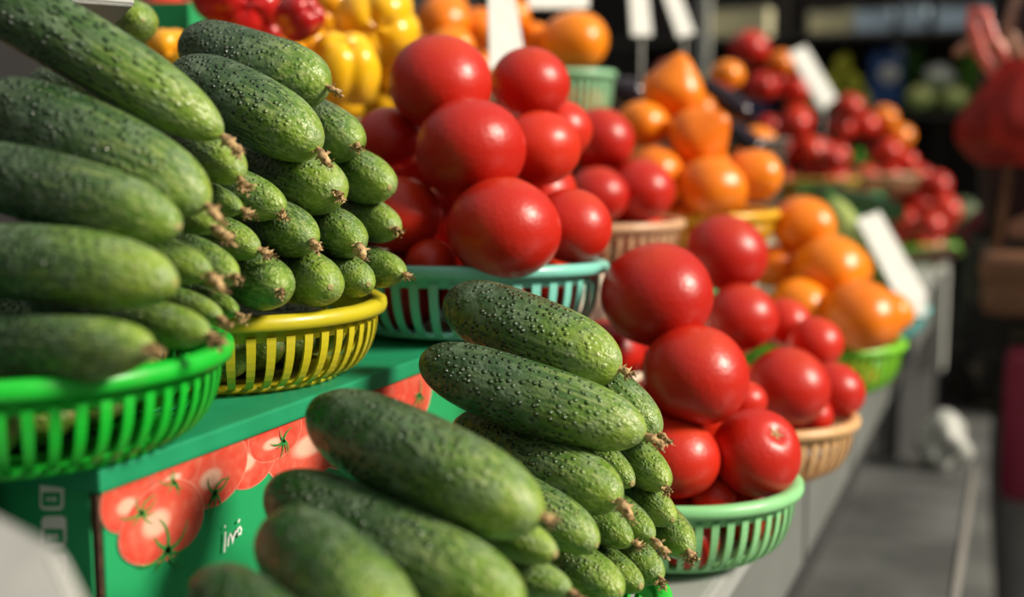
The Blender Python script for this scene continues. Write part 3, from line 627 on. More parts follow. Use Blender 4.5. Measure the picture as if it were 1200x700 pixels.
while y < 2.1:
    cpart('lower_panel', (-.085, y + .004, .06), (-.07, min(y + .406, 2.2), .61), mottled('lower_panel_grey', (.10, .105, .10), (.14, .145, .14), 5, .45) if y < 0 else bpy.data.materials['lower_panel_grey']); y += .41
cpart('end_post', (-.232, 3.32, .60), (-.17, 3.43, .872), mottled('post_pale', (.5, .5, .46), (.44, .45, .42), 8, .5), .004)

# ------------------------------------------------------------------ tomato cartons (upper tier)
MG = mottled('carton_green', (.012, .30, .10), (.016, .34, .12), 14, .5)
MGT = mottled('carton_lid_green', (.008, .24, .10), (.012, .29, .13), 30, .5)
MCORE = mottled('corrugated_brown', (.045, .018, .010), (.10, .05, .025), 300, .9)
MBG = mottled('carton_beige', (.62, .50, .38), (.70, .60, .48), 12, .6)
XF = -.405
def carton(y0, y1, z0, z1, x1, mat, lid, label):
    c = ((x1 - .36), (y0 + y1) / 2, z0)
    r = tag(root('vegetable_carton', c), label, 'carton', 'cartons carrying the upper row of baskets')
    def b(name, a, q, m, bev=.001): return MB().box(tuple(a[i] - c[i] for i in range(3)), tuple(q[i] - c[i] for i in range(3)), bev).build(name, m, r, False)
    t = .006
    b('front_wall', (x1 - t, y0 + .002, z0), (x1, y1 - .002, z1 - .012), mat)
    b('end_wall', (x1 - .38, y0, z0), (x1 - t - .0004, y0 + t, z1 - .012), mat)
    b('end_wall', (x1 - .38, y1 - t, z0), (x1 - t - .0004, y1, z1 - .012), mat)
    b('back_wall', (x1 - .386, y0, z0), (x1 - .3804, y1, z1 - .012), mat)
    b('bottom_board', (x1 - .38, y0 + t, z0), (x1 - t, y1 - t, z0 + t), mat)
    b('lid', (x1 - .386, y0 - .003, z1 - .0118), (x1 + .0035, y1 + .001, z1), lid, .002)
    if mat is MG:
        for k in range(int((y1 - y0) / .014)):           # embossed flutes on the lid
            pass
        b('corner_edge', (x1 - .0035, y0 - .0022, z0), (x1 + .0006, y0 - .0002, z1 - .013), MCORE, 0)
    return r, c
box1, C1 = carton(.440, .988, .8735, 1.0445, XF, MG, MGT, 'green tomato carton with printed red tomatoes under the green and yellow baskets')
carton(.995, 1.445, .8735, 1.0605, XF - .004, MBG, MBG, 'plain beige carton behind the crowning red tomato, under the upper tan basket')
carton(1.455, 1.96, .8735, 1.0615, XF - .002, MG, MGT, 'green carton further along, under the yellow orange persimmon basket')
carton(1.97, 2.63, .8735, 1.0705, XF - .004, MBG, MBG, 'far beige carton under the dark basket of eggplants')
carton(2.64, 4.05, .8735, 1.0705, XF - .004, MG, MGT, 'farthest green carton under the yellow rimmed basket of red tomatoes')

# flat print on the first carton (drawn on the front face, y runs along the face, z up)
def print_red(name, c0, c1):
    m = new_mat(name, c0, .5); k = N(m)
    t = k.n('ShaderNodeTexCoord'); mp = k.n('ShaderNodeMapping'); k.l(t.outputs['Generated'], mp.inputs[0]); mp.inputs['Scale'].default_value = (0, 1, 1); mp.inputs['Location'].default_value = (0, -.42, -.52)
    g = k.n('ShaderNodeVectorMath', operation='LENGTH'); k.l(mp.outputs[0], g.inputs[0])
    c = k.ramp(g.outputs['Value'], [(0, c1), (.12, c1), (.2, (.72, .10, .06)), (.42, c0), (1, (.60, .16, .09))])
    k.col(k.mix(k.math('MULTIPLY', k.mrange(k.noise(160, None, 5), .45, .8), .35), c, (.72, .3, .2))); return m
MPR = print_red('printed_red', (.60, .055, .03), (.82, .45, .33))
MPG = mottled('printed_leaf_green', (.012, .20, .035), (.04, .30, .06), 400, .55)
MPE = new_mat('printed_pale_line', (.80, .40, .30), .6)
MPW = new_mat('printed_white', (.75, .78, .72), .6)
layer = [0]
def print_poly(name, pts, mat, par, c):
    layer[0] += 1; d = XF + .0002 + layer[0] * .00007 - c[0]
    n = len(pts); v = [(d, y - c[1], z - c[2]) for y, z in pts] + [(d - .00005, y - c[1], z - c[2]) for y, z in pts]
    o = finish(name, mesh(name, v, [list(range(n))]), mat, par, False); return o
def tomato_print(y, z, ry, rz, seed):
    r = random.Random(seed); ph = r.random() * 6
    ring = [(1 + .04 * math.sin(2 * a + ph) + .03 * math.sin(3 * a + 2 * ph)) for a in [2 * math.pi * i / 40 for i in range(40)]]
    pts = [(y + ry * q * math.cos(2 * math.pi * i / 40), min(z + rz * q * math.sin(2 * math.pi * i / 40), 1.0325)) for i, q in enumerate(ring)]
    big = [(y + (p - y) * 1.014, min(z + (q - z) * 1.014, 1.0325)) for p, q in pts]
    print_poly('print_outline', big, MPE, box1, C1)
    print_poly('printed_tomato', pts, MPR, box1, C1)
def calyx_print(y, z, s, seed):
    r = random.Random(seed); me = []; m = MB(); layer[0] += 1; d = XF + .0002 + layer[0] * .00007 - C1[0]
    arms = [(-150, 1.2), (-115, .7), (-80, .95), (-45, .8), (-20, 1.0), (160, .7), (68, .95)]
    for a, ln in arms:
        a = math.radians(a + r.uniform(-12, 12)); b = r.choice((-1, 1)) * r.uniform(.3, .9); p = []; L = s * ln
        for i in range(6):
            t = i / 5; w = .055 * s * (1 - t) ** .7 + .014 * s; ang = a + b * t
            cx, cz = y + L * t * math.cos(ang), min(z + L * t * math.sin(ang), 1.03)
            p.append(((cx - w * math.sin(ang), cz + w * math.cos(ang)), (cx + w * math.sin(ang), cz - w * math.cos(ang))))
        v = []; f = []
        for i, (q1, q2) in enumerate(p):
            v += [(d, q1[0] - C1[1], q1[1] - C1[2]), (d, q2[0] - C1[1], q2[1] - C1[2])]
            if i: f.append((2 * i - 2, 2 * i - 1, 2 * i + 1, 2 * i))
        m.add(v, f)
    m.build('printed_calyx', MPG, box1, False)
tomato_print(0.7108, 1.0239, 0.0900, 0.0422, 0)
tomato_print(0.6362, 1.0233, 0.0602, 0.0332, 1)
tomato_print(0.5636, 1.0229, 0.0299, 0.0202, 2)
tomato_print(0.5891, 1.0299, 0.0266, 0.0187, 3)
tomato_print(0.4615, 1.0255, 0.0210, 0.0192, 4)
tomato_print(0.5292, 1.0225, 0.0302, 0.0212, 5)
tomato_print(0.4969, 1.0321, 0.0206, 0.0137, 6)
tomato_print(0.4850, 1.0043, 0.0321, 0.0218, 7)
calyx_print(0.4678, 1.0148, 0.0132, 3)
calyx_print(0.4937, 1.0241, 0.0100, 4)
calyx_print(0.5277, 1.0088, 0.0154, 5)
calyx_print(0.4869, 0.9894, 0.0202, 6)
calyx_print(0.5960, 1.0226, 0.0115, 7)
calyx_print(0.7745, 1.0164, 0.0129, 8)
# handwritten mark, white
layer[0] += 3
WR = XF + .0007 + layer[0] * .00007 - C1[0]
def stroke(pts, w=.00075):
    m = MB(); P = [Vector((WR, a - C1[1], b - C1[2])) for a, b in pts]
    v = []; f = []
    for i, p in enumerate(P):
        t = (P[min(i + 1, len(P) - 1)] - P[max(i - 1, 0)]).normalized(); n_ = Vector((0, -t.z, t.y)) * w
        v += [p + n_, p - n_]
        if i: f.append((2 * i - 2, 2 * i - 1, 2 * i + 1, 2 * i))
    return m.add(v, f)
stroke([(0.5350,0.9840),(0.5348,0.9796),(0.5338,0.9759),(0.5336,0.9725)]).build('printed_writing', MPW, box1, False)
stroke([(0.5344,0.9877),(0.5351,0.9865)]).build('printed_writing', MPW, box1, False)
stroke([(0.5369,0.9749),(0.5379,0.9796),(0.5396,0.9816),(0.5410,0.9786),(0.5409,0.9752),(0.5427,0.9792),(0.5444,0.9816),(0.5459,0.9797),(0.5450,0.9774)]).build('printed_writing', MPW, box1, False)
stroke([(0.5450,0.9774),(0.5469,0.9824),(0.5485,0.9829),(0.5500,0.9809),(0.5491,0.9787),(0.5467,0.9789)]).build('printed_writing', MPW, box1, False)
stroke([(0.5470,0.9859),(0.5487,0.9874)]).build('printed_writing', MPW, box1, False)
finish('pictogram_plate', mesh('pictogram_plate', [(-0.4298-C1[0],0.43970-C1[1],1.0364-C1[2]),(-0.4282-C1[0],0.43970-C1[1],1.0362-C1[2]),(-0.4270-C1[0],0.43970-C1[1],1.0354-C1[2]),(-0.4267-C1[0],0.43970-C1[1],1.0341-C1[2]),(-0.4273-C1[0],0.43970-C1[1],1.0237-C1[2]),(-0.4279-C1[0],0.43970-C1[1],1.0223-C1[2]),(-0.4291-C1[0],0.43970-C1[1],1.0212-C1[2]),(-0.4308-C1[0],0.43970-C1[1],1.0206-C1[2]),(-0.4397-C1[0],0.43970-C1[1],1.0195-C1[2]),(-0.4413-C1[0],0.43970-C1[1],1.0197-C1[2]),(-0.4425-C1[0],0.43970-C1[1],1.0205-C1[2]),(-0.4428-C1[0],0.43970-C1[1],1.0218-C1[2]),(-0.4421-C1[0],0.43970-C1[1],1.0324-C1[2]),(-0.4416-C1[0],0.43970-C1[1],1.0338-C1[2]),(-0.4403-C1[0],0.43970-C1[1],1.0349-C1[2]),(-0.4386-C1[0],0.43970-C1[1],1.0354-C1[2])], [tuple(range(16))]), MPW, box1, False)
finish('pictogram_window', mesh('pictogram_window', [(-0.4297-C1[0],0.43950-C1[1],1.0299-C1[2]),(-0.4291-C1[0],0.43950-C1[1],1.0298-C1[2]),(-0.4287-C1[0],0.43950-C1[1],1.0296-C1[2]),(-0.4286-C1[0],0.43950-C1[1],1.0291-C1[2]),(-0.4290-C1[0],0.43950-C1[1],1.0235-C1[2]),(-0.4291-C1[0],0.43950-C1[1],1.0230-C1[2]),(-0.4296-C1[0],0.43950-C1[1],1.0226-C1[2]),(-0.4301-C1[0],0.43950-C1[1],1.0225-C1[2]),(-0.4401-C1[0],0.43950-C1[1],1.0212-C1[2]),(-0.4406-C1[0],0.43950-C1[1],1.0213-C1[2]),(-0.4410-C1[0],0.43950-C1[1],1.0216-C1[2]),(-0.4412-C1[0],0.43950-C1[1],1.0220-C1[2]),(-0.4408-C1[0],0.43950-C1[1],1.0277-C1[2]),(-0.4406-C1[0],0.43950-C1[1],1.0282-C1[2]),(-0.4402-C1[0],0.43950-C1[1],1.0286-C1[2]),(-0.4396-C1[0],0.43950-C1[1],1.0287-C1[2])], [tuple(range(16))]), MG, box1, False)
finish('pictogram_sign', mesh('pictogram_sign', [(-0.4376-C1[0],0.43930-C1[1],1.0264-C1[2]),(-0.4353-C1[0],0.43930-C1[1],1.0266-C1[2]),(-0.4355-C1[0],0.43930-C1[1],1.0249-C1[2]),(-0.4377-C1[0],0.43930-C1[1],1.0246-C1[2])], [tuple(range(4))]), MPW, box1, False)
finish('pictogram_sign', mesh('pictogram_sign', [(-0.4342-C1[0],0.43930-C1[1],1.0272-C1[2]),(-0.4315-C1[0],0.43930-C1[1],1.0271-C1[2]),(-0.4322-C1[0],0.43930-C1[1],1.0248-C1[2]),(-0.4343-C1[0],0.43930-C1[1],1.0250-C1[2])], [tuple(range(4))]), MPW, box1, False)
finish('pictogram_plate', mesh('pictogram_plate', [(-0.4293-C1[0],0.43970-C1[1],1.0178-C1[2]),(-0.4277-C1[0],0.43970-C1[1],1.0176-C1[2]),(-0.4266-C1[0],0.43970-C1[1],1.0168-C1[2]),(-0.4262-C1[0],0.43970-C1[1],1.0155-C1[2]),(-0.4268-C1[0],0.43970-C1[1],1.0050-C1[2]),(-0.4274-C1[0],0.43970-C1[1],1.0036-C1[2]),(-0.4286-C1[0],0.43970-C1[1],1.0025-C1[2]),(-0.4303-C1[0],0.43970-C1[1],1.0019-C1[2]),(-0.4398-C1[0],0.43970-C1[1],1.0006-C1[2]),(-0.4414-C1[0],0.43970-C1[1],1.0007-C1[2]),(-0.4426-C1[0],0.43970-C1[1],1.0015-C1[2]),(-0.4430-C1[0],0.43970-C1[1],1.0028-C1[2]),(-0.4423-C1[0],0.43970-C1[1],1.0135-C1[2]),(-0.4417-C1[0],0.43970-C1[1],1.0149-C1[2]),(-0.4404-C1[0],0.43970-C1[1],1.0160-C1[2]),(-0.4387-C1[0],0.43970-C1[1],1.0166-C1[2])], [tuple(range(16))]), MPW, box1, False)
finish('pictogram_window', mesh('pictogram_window', [(-0.4292-C1[0],0.43950-C1[1],1.0112-C1[2]),(-0.4286-C1[0],0.43950-C1[1],1.0112-C1[2]),(-0.4283-C1[0],0.43950-C1[1],1.0109-C1[2]),(-0.4281-C1[0],0.43950-C1[1],1.0105-C1[2]),(-0.4285-C1[0],0.43950-C1[1],1.0047-C1[2]),(-0.4287-C1[0],0.43950-C1[1],1.0043-C1[2]),(-0.4291-C1[0],0.43950-C1[1],1.0039-C1[2]),(-0.4297-C1[0],0.43950-C1[1],1.0037-C1[2]),(-0.4402-C1[0],0.43950-C1[1],1.0023-C1[2]),(-0.4408-C1[0],0.43950-C1[1],1.0023-C1[2]),(-0.4412-C1[0],0.43950-C1[1],1.0026-C1[2]),(-0.4413-C1[0],0.43950-C1[1],1.0030-C1[2]),(-0.4409-C1[0],0.43950-C1[1],1.0088-C1[2]),(-0.4407-C1[0],0.43950-C1[1],1.0093-C1[2]),(-0.4403-C1[0],0.43950-C1[1],1.0097-C1[2]),(-0.4397-C1[0],0.43950-C1[1],1.0099-C1[2])], [tuple(range(16))]), MG, box1, False)
finish('pictogram_sign', mesh('pictogram_sign', [(-0.4374-C1[0],0.43930-C1[1],1.0075-C1[2]),(-0.4352-C1[0],0.43930-C1[1],1.0078-C1[2]),(-0.4353-C1[0],0.43930-C1[1],1.0060-C1[2]),(-0.4375-C1[0],0.43930-C1[1],1.0058-C1[2])], [tuple(range(4))]), MPW, box1, False)
finish('pictogram_sign', mesh('pictogram_sign', [(-0.4340-C1[0],0.43930-C1[1],1.0084-C1[2]),(-0.4313-C1[0],0.43930-C1[1],1.0083-C1[2]),(-0.4320-C1[0],0.43930-C1[1],1.0060-C1[2]),(-0.4342-C1[0],0.43930-C1[1],1.0062-C1[2])], [tuple(range(4))]), MPW, box1, False)
finish('pictogram_plate', mesh('pictogram_plate', [(-0.4294-C1[0],0.43970-C1[1],0.9985-C1[2]),(-0.4278-C1[0],0.43970-C1[1],0.9983-C1[2]),(-0.4266-C1[0],0.43970-C1[1],0.9975-C1[2]),(-0.4263-C1[0],0.43970-C1[1],0.9963-C1[2]),(-0.4269-C1[0],0.43970-C1[1],0.9856-C1[2]),(-0.4275-C1[0],0.43970-C1[1],0.9842-C1[2]),(-0.4287-C1[0],0.43970-C1[1],0.9830-C1[2]),(-0.4304-C1[0],0.43970-C1[1],0.9824-C1[2]),(-0.4388-C1[0],0.43970-C1[1],0.9812-C1[2]),(-0.4405-C1[0],0.43970-C1[1],0.9813-C1[2]),(-0.4416-C1[0],0.43970-C1[1],0.9821-C1[2]),(-0.4420-C1[0],0.43970-C1[1],0.9834-C1[2]),(-0.4413-C1[0],0.43970-C1[1],0.9942-C1[2]),(-0.4408-C1[0],0.43970-C1[1],0.9956-C1[2]),(-0.4395-C1[0],0.43970-C1[1],0.9967-C1[2]),(-0.4378-C1[0],0.43970-C1[1],0.9973-C1[2])], [tuple(range(16))]), MPW, box1, False)
finish('pictogram_window', mesh('pictogram_window', [(-0.4293-C1[0],0.43950-C1[1],0.9919-C1[2]),(-0.4287-C1[0],0.43950-C1[1],0.9918-C1[2]),(-0.4284-C1[0],0.43950-C1[1],0.9916-C1[2]),(-0.4282-C1[0],0.43950-C1[1],0.9912-C1[2]),(-0.4286-C1[0],0.43950-C1[1],0.9854-C1[2]),(-0.4288-C1[0],0.43950-C1[1],0.9849-C1[2]),(-0.4292-C1[0],0.43950-C1[1],0.9845-C1[2]),(-0.4298-C1[0],0.43950-C1[1],0.9843-C1[2]),(-0.4392-C1[0],0.43950-C1[1],0.9829-C1[2]),(-0.4398-C1[0],0.43950-C1[1],0.9830-C1[2]),(-0.4402-C1[0],0.43950-C1[1],0.9832-C1[2]),(-0.4403-C1[0],0.43950-C1[1],0.9836-C1[2]),(-0.4399-C1[0],0.43950-C1[1],0.9895-C1[2]),(-0.4398-C1[0],0.43950-C1[1],0.9900-C1[2]),(-0.4393-C1[0],0.43950-C1[1],0.9903-C1[2]),(-0.4388-C1[0],0.43950-C1[1],0.9905-C1[2])], [tuple(range(16))]), MG, box1, False)
finish('pictogram_sign', mesh('pictogram_sign', [(-0.4370-C1[0],0.43930-C1[1],0.9881-C1[2]),(-0.4347-C1[0],0.43930-C1[1],0.9885-C1[2]),(-0.4348-C1[0],0.43930-C1[1],0.9867-C1[2]),(-0.4371-C1[0],0.43930-C1[1],0.9863-C1[2])], [tuple(range(4))]), MPW, box1, False)
finish('pictogram_sign', mesh('pictogram_sign', [(-0.4336-C1[0],0.43930-C1[1],0.9891-C1[2]),(-0.4308-C1[0],0.43930-C1[1],0.9890-C1[2]),(-0.4315-C1[0],0.43930-C1[1],0.9867-C1[2]),(-0.4337-C1[0],0.43930-C1[1],0.9868-C1[2])], [tuple(range(4))]), MPW, box1, False)

bc = tag(root('shade_crate', (-.64, .27, .8735)), 'black crate added to darken the space beside the green carton, behind the white card', 'crate')  # crate added to fill the dark area and shade the carton's end
MBK = mottled('crate_black', (.008, .008, .008), (.014, .013, .012), 30, .7)
for nm, a, b in (('side_wall', (.172, -.15, 0), (.18, .15, .165)), ('side_wall', (-.18, -.15, 0), (-.172, .15, .165)), ('end_wall', (-.1715, -.15, 0), (.1715, -.142, .165)), ('end_wall', (-.1715, .142, 0), (.1715, .15, .165)), ('lid', (-.171, -.1415, .157), (.171, .1415, .165)), ('floor_board', (-.171, -.1415, 0), (.171, .1415, .006))):
    MB().box(a, b, .001).build(nm, MBK, bc, False)

# ------------------------------------------------------------------ back display shelf and things on it
sh = tag(root('display_shelf', (-.9, 1.6, .873)), 'raised back shelf carrying peppers and persimmons behind the baskets', 'shelf')
MSH = mottled('shelf_wood', (.12, .085, .05), (.17, .12, .07), 8, .7)
MB().box((-.32, -1.15, .332), (.325, 1.3, .352), .003).build('shelf_board', MSH, sh, False)
for yy in (-1.1, -.4, .3, 1.2):
    MB().box((-.3, yy - .02, 0), (-.26, yy + .02, .332)).build('post', MSH, sh, False)
    MB().box((.05, yy - .02, 0), (.09, yy + .02, .332)).build('post', MSH, sh, False)

# ------------------------------------------------------------------ baskets
def slat_mesh(r, h, mat, n, wide=.0062, br=.66):
    m = MB(); v = []; f = []; K = 10
    for i in range(K + 1):
        t = i / K; a = t * math.pi / 2
        rr = r * (br + (.93 - br) * math.cos(a) ** .8) ; z = -.013 - (h - .0165) * math.sin(a) ** 1.1
        w = wide * (.5 - .14 * t); th = .0011
        for dy, dr in ((-w, th), (w, th), (w * .9, -th), (-w * .9, -th)):
            v.append((rr + dr, dy, z - dr * .4 * t))
    for i in range(K):
        for k in range(4): f.append((4 * i + k, 4 * i + (k + 1) % 4, 4 * i + 4 + (k + 1) % 4, 4 * i + 4 + k))
    f += [(3, 2, 1, 0), (4 * K, 4 * K + 1, 4 * K + 2, 4 * K + 3)]
    return m.add(v, f).me('slat', mat, False)
def basket(key, label, n=46, single=True):
    x, y, z, r, h = BASKET[key]; mat = M['plastic_' + key]
    tl = {'B3': .05, 'F2': .035, 'F3': .03}.get(key, 0)            # some baskets lean back a little on their load
    t = tag(root('plastic_basket', (x, y, z - h + tl * r * .3), tuple((Matrix.Rotation(-tl, 3, Vector((math.cos(YAW), math.sin(YAW), 0))) @ Matrix.Rotation(rnd.uniform(0, .1), 3, 'Z')).to_euler())), label, 'basket', 'round plastic vegetable baskets')
    o = MB().lathe([(r - .011, h - .0005), (r - .008, h + .0008), (r - .003, h + .0008), (r, h - .001), (r + .0005, h - .005), (r - .0005, h - .0085), (r - .003, h - .009), (r - .0035, h - .0055), (r - .0065, h - .005), (r - .0075, h - .0162), (r - .0098, h - .0162), (r - .0115, h - .006)], 72, True).build('rim', mat, t)
    br = {'B3': .74, 'F2': .70}.get(key, .66); rb = r * br
    MB().lathe([(rb + .003, 0), (rb + .003, .0035), (rb - .004, .005), (rb - .006, .003), (.001, .003), (.001, 0)], 48, True).build('base', mat, t)
    sm = slat_mesh(r, h, mat, n, 2 * math.pi * r / n * .45, br)
    if single:
        for k in range(n): put('slat', sm, t, (0, 0, h), (0, 0, 2 * math.pi * k / n))
    else:
        m = MB()
        for k in range(n):
            R_ = Matrix.Rotation(2 * math.pi * k / n, 3, 'Z'); m.add([R_ @ q.co + Vector((0, 0, h)) for q in sm.vertices], [tuple(p.vertices) for p in sm.polygons])
        m.build('slat_ring', mat, t, False)['kind'] = 'stuff'
    return t
for key, lab, n, s in (
    ('B1', 'bright green slatted basket nearest in the upper row, full of cucumbers', 56, 1), ('B2', 'yellow slatted basket heaped with cucumbers on the green carton', 50, 1),
    ('B3', 'turquoise slatted basket heaped with large red tomatoes', 42, 1), ('B4', 'tan slatted basket of tomatoes in the upper row behind the turquoise one', 46, 1),
    ('B5', 'yellow orange basket of persimmons in the upper row', 46, 1), ('F0', 'green basket under the nearest cucumber pile, mostly out of sight', 46, 1),
    ('F1', 'bright green basket under the middle cucumber pile, only its rim showing', 46, 1), ('F2', 'light green slatted basket of tomatoes on the counter edge', 50, 1),
    ('F3', 'tan slatted basket of tomatoes on the counter edge', 48, 1), ('F4', 'bright green basket of persimmons on the counter edge', 48, 1),
    ('F5', 'turquoise basket with a white card behind the persimmons on the counter edge', 48, 0), ('F6', 'green basket of small red tomatoes near the customer', 48, 0),
    ('T1', 'small pale green basket holding one large round persimmon', 40, 1), ('B6', 'far yellow rimmed basket with a heap of red tomatoes', 48, 0),
    ('B7', 'far tan basket of tomatoes beyond the yellow rimmed one', 44, 0), ('B8', 'dark basket under the shiny eggplants behind the persimmons', 44, 0), ('T2', 'brown basket of persimmons behind the turquoise basket pile', 40, 0)):
    basket(key, lab, n, s)

# ------------------------------------------------------------------ cucumbers
def cucumber_mesh(seed, nu=72, nv=40):
    r = random.Random(seed); L, R = .14, .0225
    b1, b2 = r.uniform(.0015, .004), r.uniform(0, 6.28); ph = r.uniform(0, 6.28); v = []; f = []
    lob = r.uniform(.015, .035); dents = [(r.uniform(-.8, .8), r.uniform(0, 6.28), r.uniform(-.05, .04)) for _ in range(7)]
    for i in range(nu + 1):
        t = i / nu; s = -math.cos(math.pi * t)                   # -1 stem .. 1 blossom
        e = (1 - min(1, abs(s)) ** 4.2) ** .5
        e *= (1.0 - .11 * max(0, -s) ** 1.5 - .17 * max(0, s) ** 2.0)
        bx = b1 * (1 - s * s)
        for k in range(nv):
            a = 2 * math.pi * k / nv
            q = 1 + lob * math.cos(3 * a + ph) + .012 * math.cos(8 * a + ph * 2) * max(0, abs(s) - .2)
            for ds, da, am in dents:
                dd = ((s - ds) / .22) ** 2 + ((1 - math.cos(a - da)) / .25) ** 2; q += am * math.exp(-dd) * .6
            v.append((s * L / 2, R * e * q * math.cos(a) + bx * math.cos(b2), R * e * q * math.sin(a) + bx * math.sin(b2)))
    for i in range(nu):
        for k in range(nv): f.append((i * nv + k, i * nv + (k + 1) % nv, (i + 1) * nv + (k + 1) % nv, (i + 1) * nv + k))
    m = MB().add(v, f).me('cucumber', M['cucumber'], True); m.validate(); return m
def flower_mesh(seed):
    r = random.Random(seed); m = MB(); p = Vector((-.002, 0, 0)); d = Vector((1, r.uniform(-.2, .2), r.uniform(-.3, .1))).normalized(); pts = []; rad = []
    turn = Vector((0, r.uniform(-.5, .5), -r.uniform(.2, .9))); n = r.randint(5, 8)
    for i in range(n):
        pts.append(p.copy()); rad.append((.0014, .0009, .0011, .0015, .0016, .0015, .0014, .0010)[i] * r.uniform(.75, 1.2))
        d = (d + turn * .22 + Vector((r.uniform(-.25, .25), r.uniform(-.3, .3), r.uniform(-.3, .3)))).normalized(); p = p + d * .0015
    m.tube(pts, rad, 8)
    for k in range(20):                                               # withered petals crumpled around the tube and fraying at its end
        q = pts[r.randint(2, n - 1)].copy(); e = (d * .6 + Vector((r.uniform(-1, 1), r.uniform(-1, 1), r.uniform(-1, .7)))).normalized(); v = []; f = []; w = r.uniform(.0006, .0013)
        for i in range(5):
            sd = e.cross(Vector((r.uniform(-1, 1), r.uniform(-1, 1), r.uniform(-1, 1)))).normalized() * w * (1 - i / 5.5)
            v += [q + sd, q - sd]
            if i: f += [(2 * i - 2, 2 * i - 1, 2 * i + 1, 2 * i)]
            q = q + e * r.uniform(.0006, .0014); e = (e + Vector((r.uniform(-.9, .9), r.uniform(-.9, .9), r.uniform(-1, .6)))).normalized()
        m.add(v, f)
    return m.me('dried_flower', M['flower'], True)
CM = [cucumber_mesh(s) for s in range(6)]; FM = [flower_mesh(s) for s in range(7)]
scar_me = MB().lathe([(0.0001, .0003), (.0008, .0005), (.0014, .0003), (.0018, -.0003), (.0015, -.001)], 12).me('blossom_scar', M['scar'])
scar_me.transform(Matrix.Rotation(math.pi / 2, 4, 'Y'))
def place_cucumber(i, P, S, R, flower, label, group):
    P, S = Vector(P), Vector(S); ax = (P - S).normalized(); mid = (P + S) / 2; L = (P - S).length + 2 * R
    q = ax.to_track_quat('X', 'Z') @ Quaternion((1, 0, 0), (i * 2.39996) % 6.28)
    o = put('cucumber', CM[i % 6]); o.rotation_mode = 'QUATERNION'; o.rotation_quaternion = q; o.location = mid
    sx = L / .14; sy = R * 1.06 / .0225; o.scale = (sx, sy, sy)
    tag(o, label, 'cucumber', group)
    if flower: c = put('dried_flower', FM[i % 7], o, (.0695, 0, 0))
    else: c = put('blossom_scar', scar_me, o, (.0695, 0, 0))
    k = (1.2 if flower else .9) + .5 * ((i * .618) % 1)
    c.scale = (k * 1.1 / sx, k * 1.1 / sy, k * 1.1 / sy)
    if flower: c.rotation_mode = 'QUATERNION'; c.rotation_quaternion = Quaternion((1, 0, 0), -((i * 2.39996) % 6.28) + rnd.uniform(-.6, .6))
    st = put('stem_end', scar_me, o, (-.0695, 0, 0)); st.rotation_euler = (0, 0, math.pi); st.scale = (1 / sx, 1 / sy, 1 / sy)
    return o
PILE = {'B1': 'cucumbers in the bright green basket', 'B2': 'cucumbers in the yellow basket', 'F1': 'cucumbers in the middle pile', 'F0': 'cucumbers in the nearest pile', 'T0': 'cucumbers by the white card'}
for i, (b, P, S, R, fl_, lab) in enumerate(CUCUMBERS): place_cucumber(i, P, S, R, fl_, lab, PILE[b])
LOW = {'B1': 'green cucumber deep inside the bright green basket, glimpsed between its slats', 'B2': 'green cucumber deep inside the yellow basket, glimpsed between its slats',
       'F1': 'green cucumber buried under the middle pile', 'F0': 'green cucumber buried under the nearest pile', 'T0': 'green cucumber under the single cucumber end by the white card'}
for i, (b, P, S, R) in enumerate(UNDER_CUCUMBERS): place_cucumber(i + 3, P, S, R, 0, LOW[b], 'buried ' + PILE[b])

# ------------------------------------------------------------------ tomatoes and persimmons (unit radius, z = stem axis)
def fruit_mesh(kind, seed, mat, nu=28, nv=48):
    r = random.Random(seed); v = []; f = []; ph = r.uniform(0, 6); n_l = r.choice((4, 5, 6))
    for i in range(nu + 1):
        th = math.pi * i / nu; st, ct = math.sin(th), math.cos(th)
        for k in range(nv):
            a = 2 * math.pi * k / nv
            if kind == 'tomato':
                lob = 1 + .022 * math.cos(n_l * a + ph) * max(0, ct) * st + .018 * math.cos(2 * a + ph) + .012 * math.cos(3 * a - ph)
                x = st * lob; z = ct * .90; z -= .12 * math.exp(-(st / .22) ** 2) * (1 if ct > 0 else .15)
                z += .015 * math.cos(2 * a + ph) * st
            elif kind == 'persimmon':
                sq = 1 + .035 * math.cos(4 * a + ph) * st
                x = st * sq; z = ct * .86; z -= .10 * math.exp(-(st / .28) ** 2) * (1 if ct > 0 else -.05)
            else:                                                   # pointed persimmon: the tip is at -z
                x = st * (1 + .02 * math.cos(4 * a + ph)); z = ct * .88
                if ct < 0: x *= 1 - .22 * (-ct) ** 2; z -= .32 * (-ct) ** 5
            v.append((x * math.cos(a), x * math.sin(a), z))
    for i in range(nu):
        for k in range(nv): f.append((i * nv + k, (i + 1) * nv + k, (i + 1) * nv + (k + 1) % nv, i * nv + (k + 1) % nv))
    return MB().add(v, f).me(kind, mat, True)
TM = [fruit_mesh('tomato', s, M['tomato']) for s in range(5)]; PM = [fruit_mesh('persimmon', s, M['persimmon']) for s in range(3)]; PP = fruit_mesh('pointed', 1, M['persimmon'])
m_ = MB()
for k in range(5):
    a = 2 * math.pi * k / 5; m_.add([(.0, 0, .80), (.10 * math.cos(a - .35), .10 * math.sin(a - .35), .805), (.20 * math.cos(a), .20 * math.sin(a), .845), (.10 * math.cos(a + .35), .10 * math.sin(a + .35), .805)], [(0, 1, 2, 3)])
m_.lathe([(.001, .83), (.05, .83), (.07, .79)], 10)
TSC = m_.me('stem_scar', M['tscar'], True)
m_ = MB()
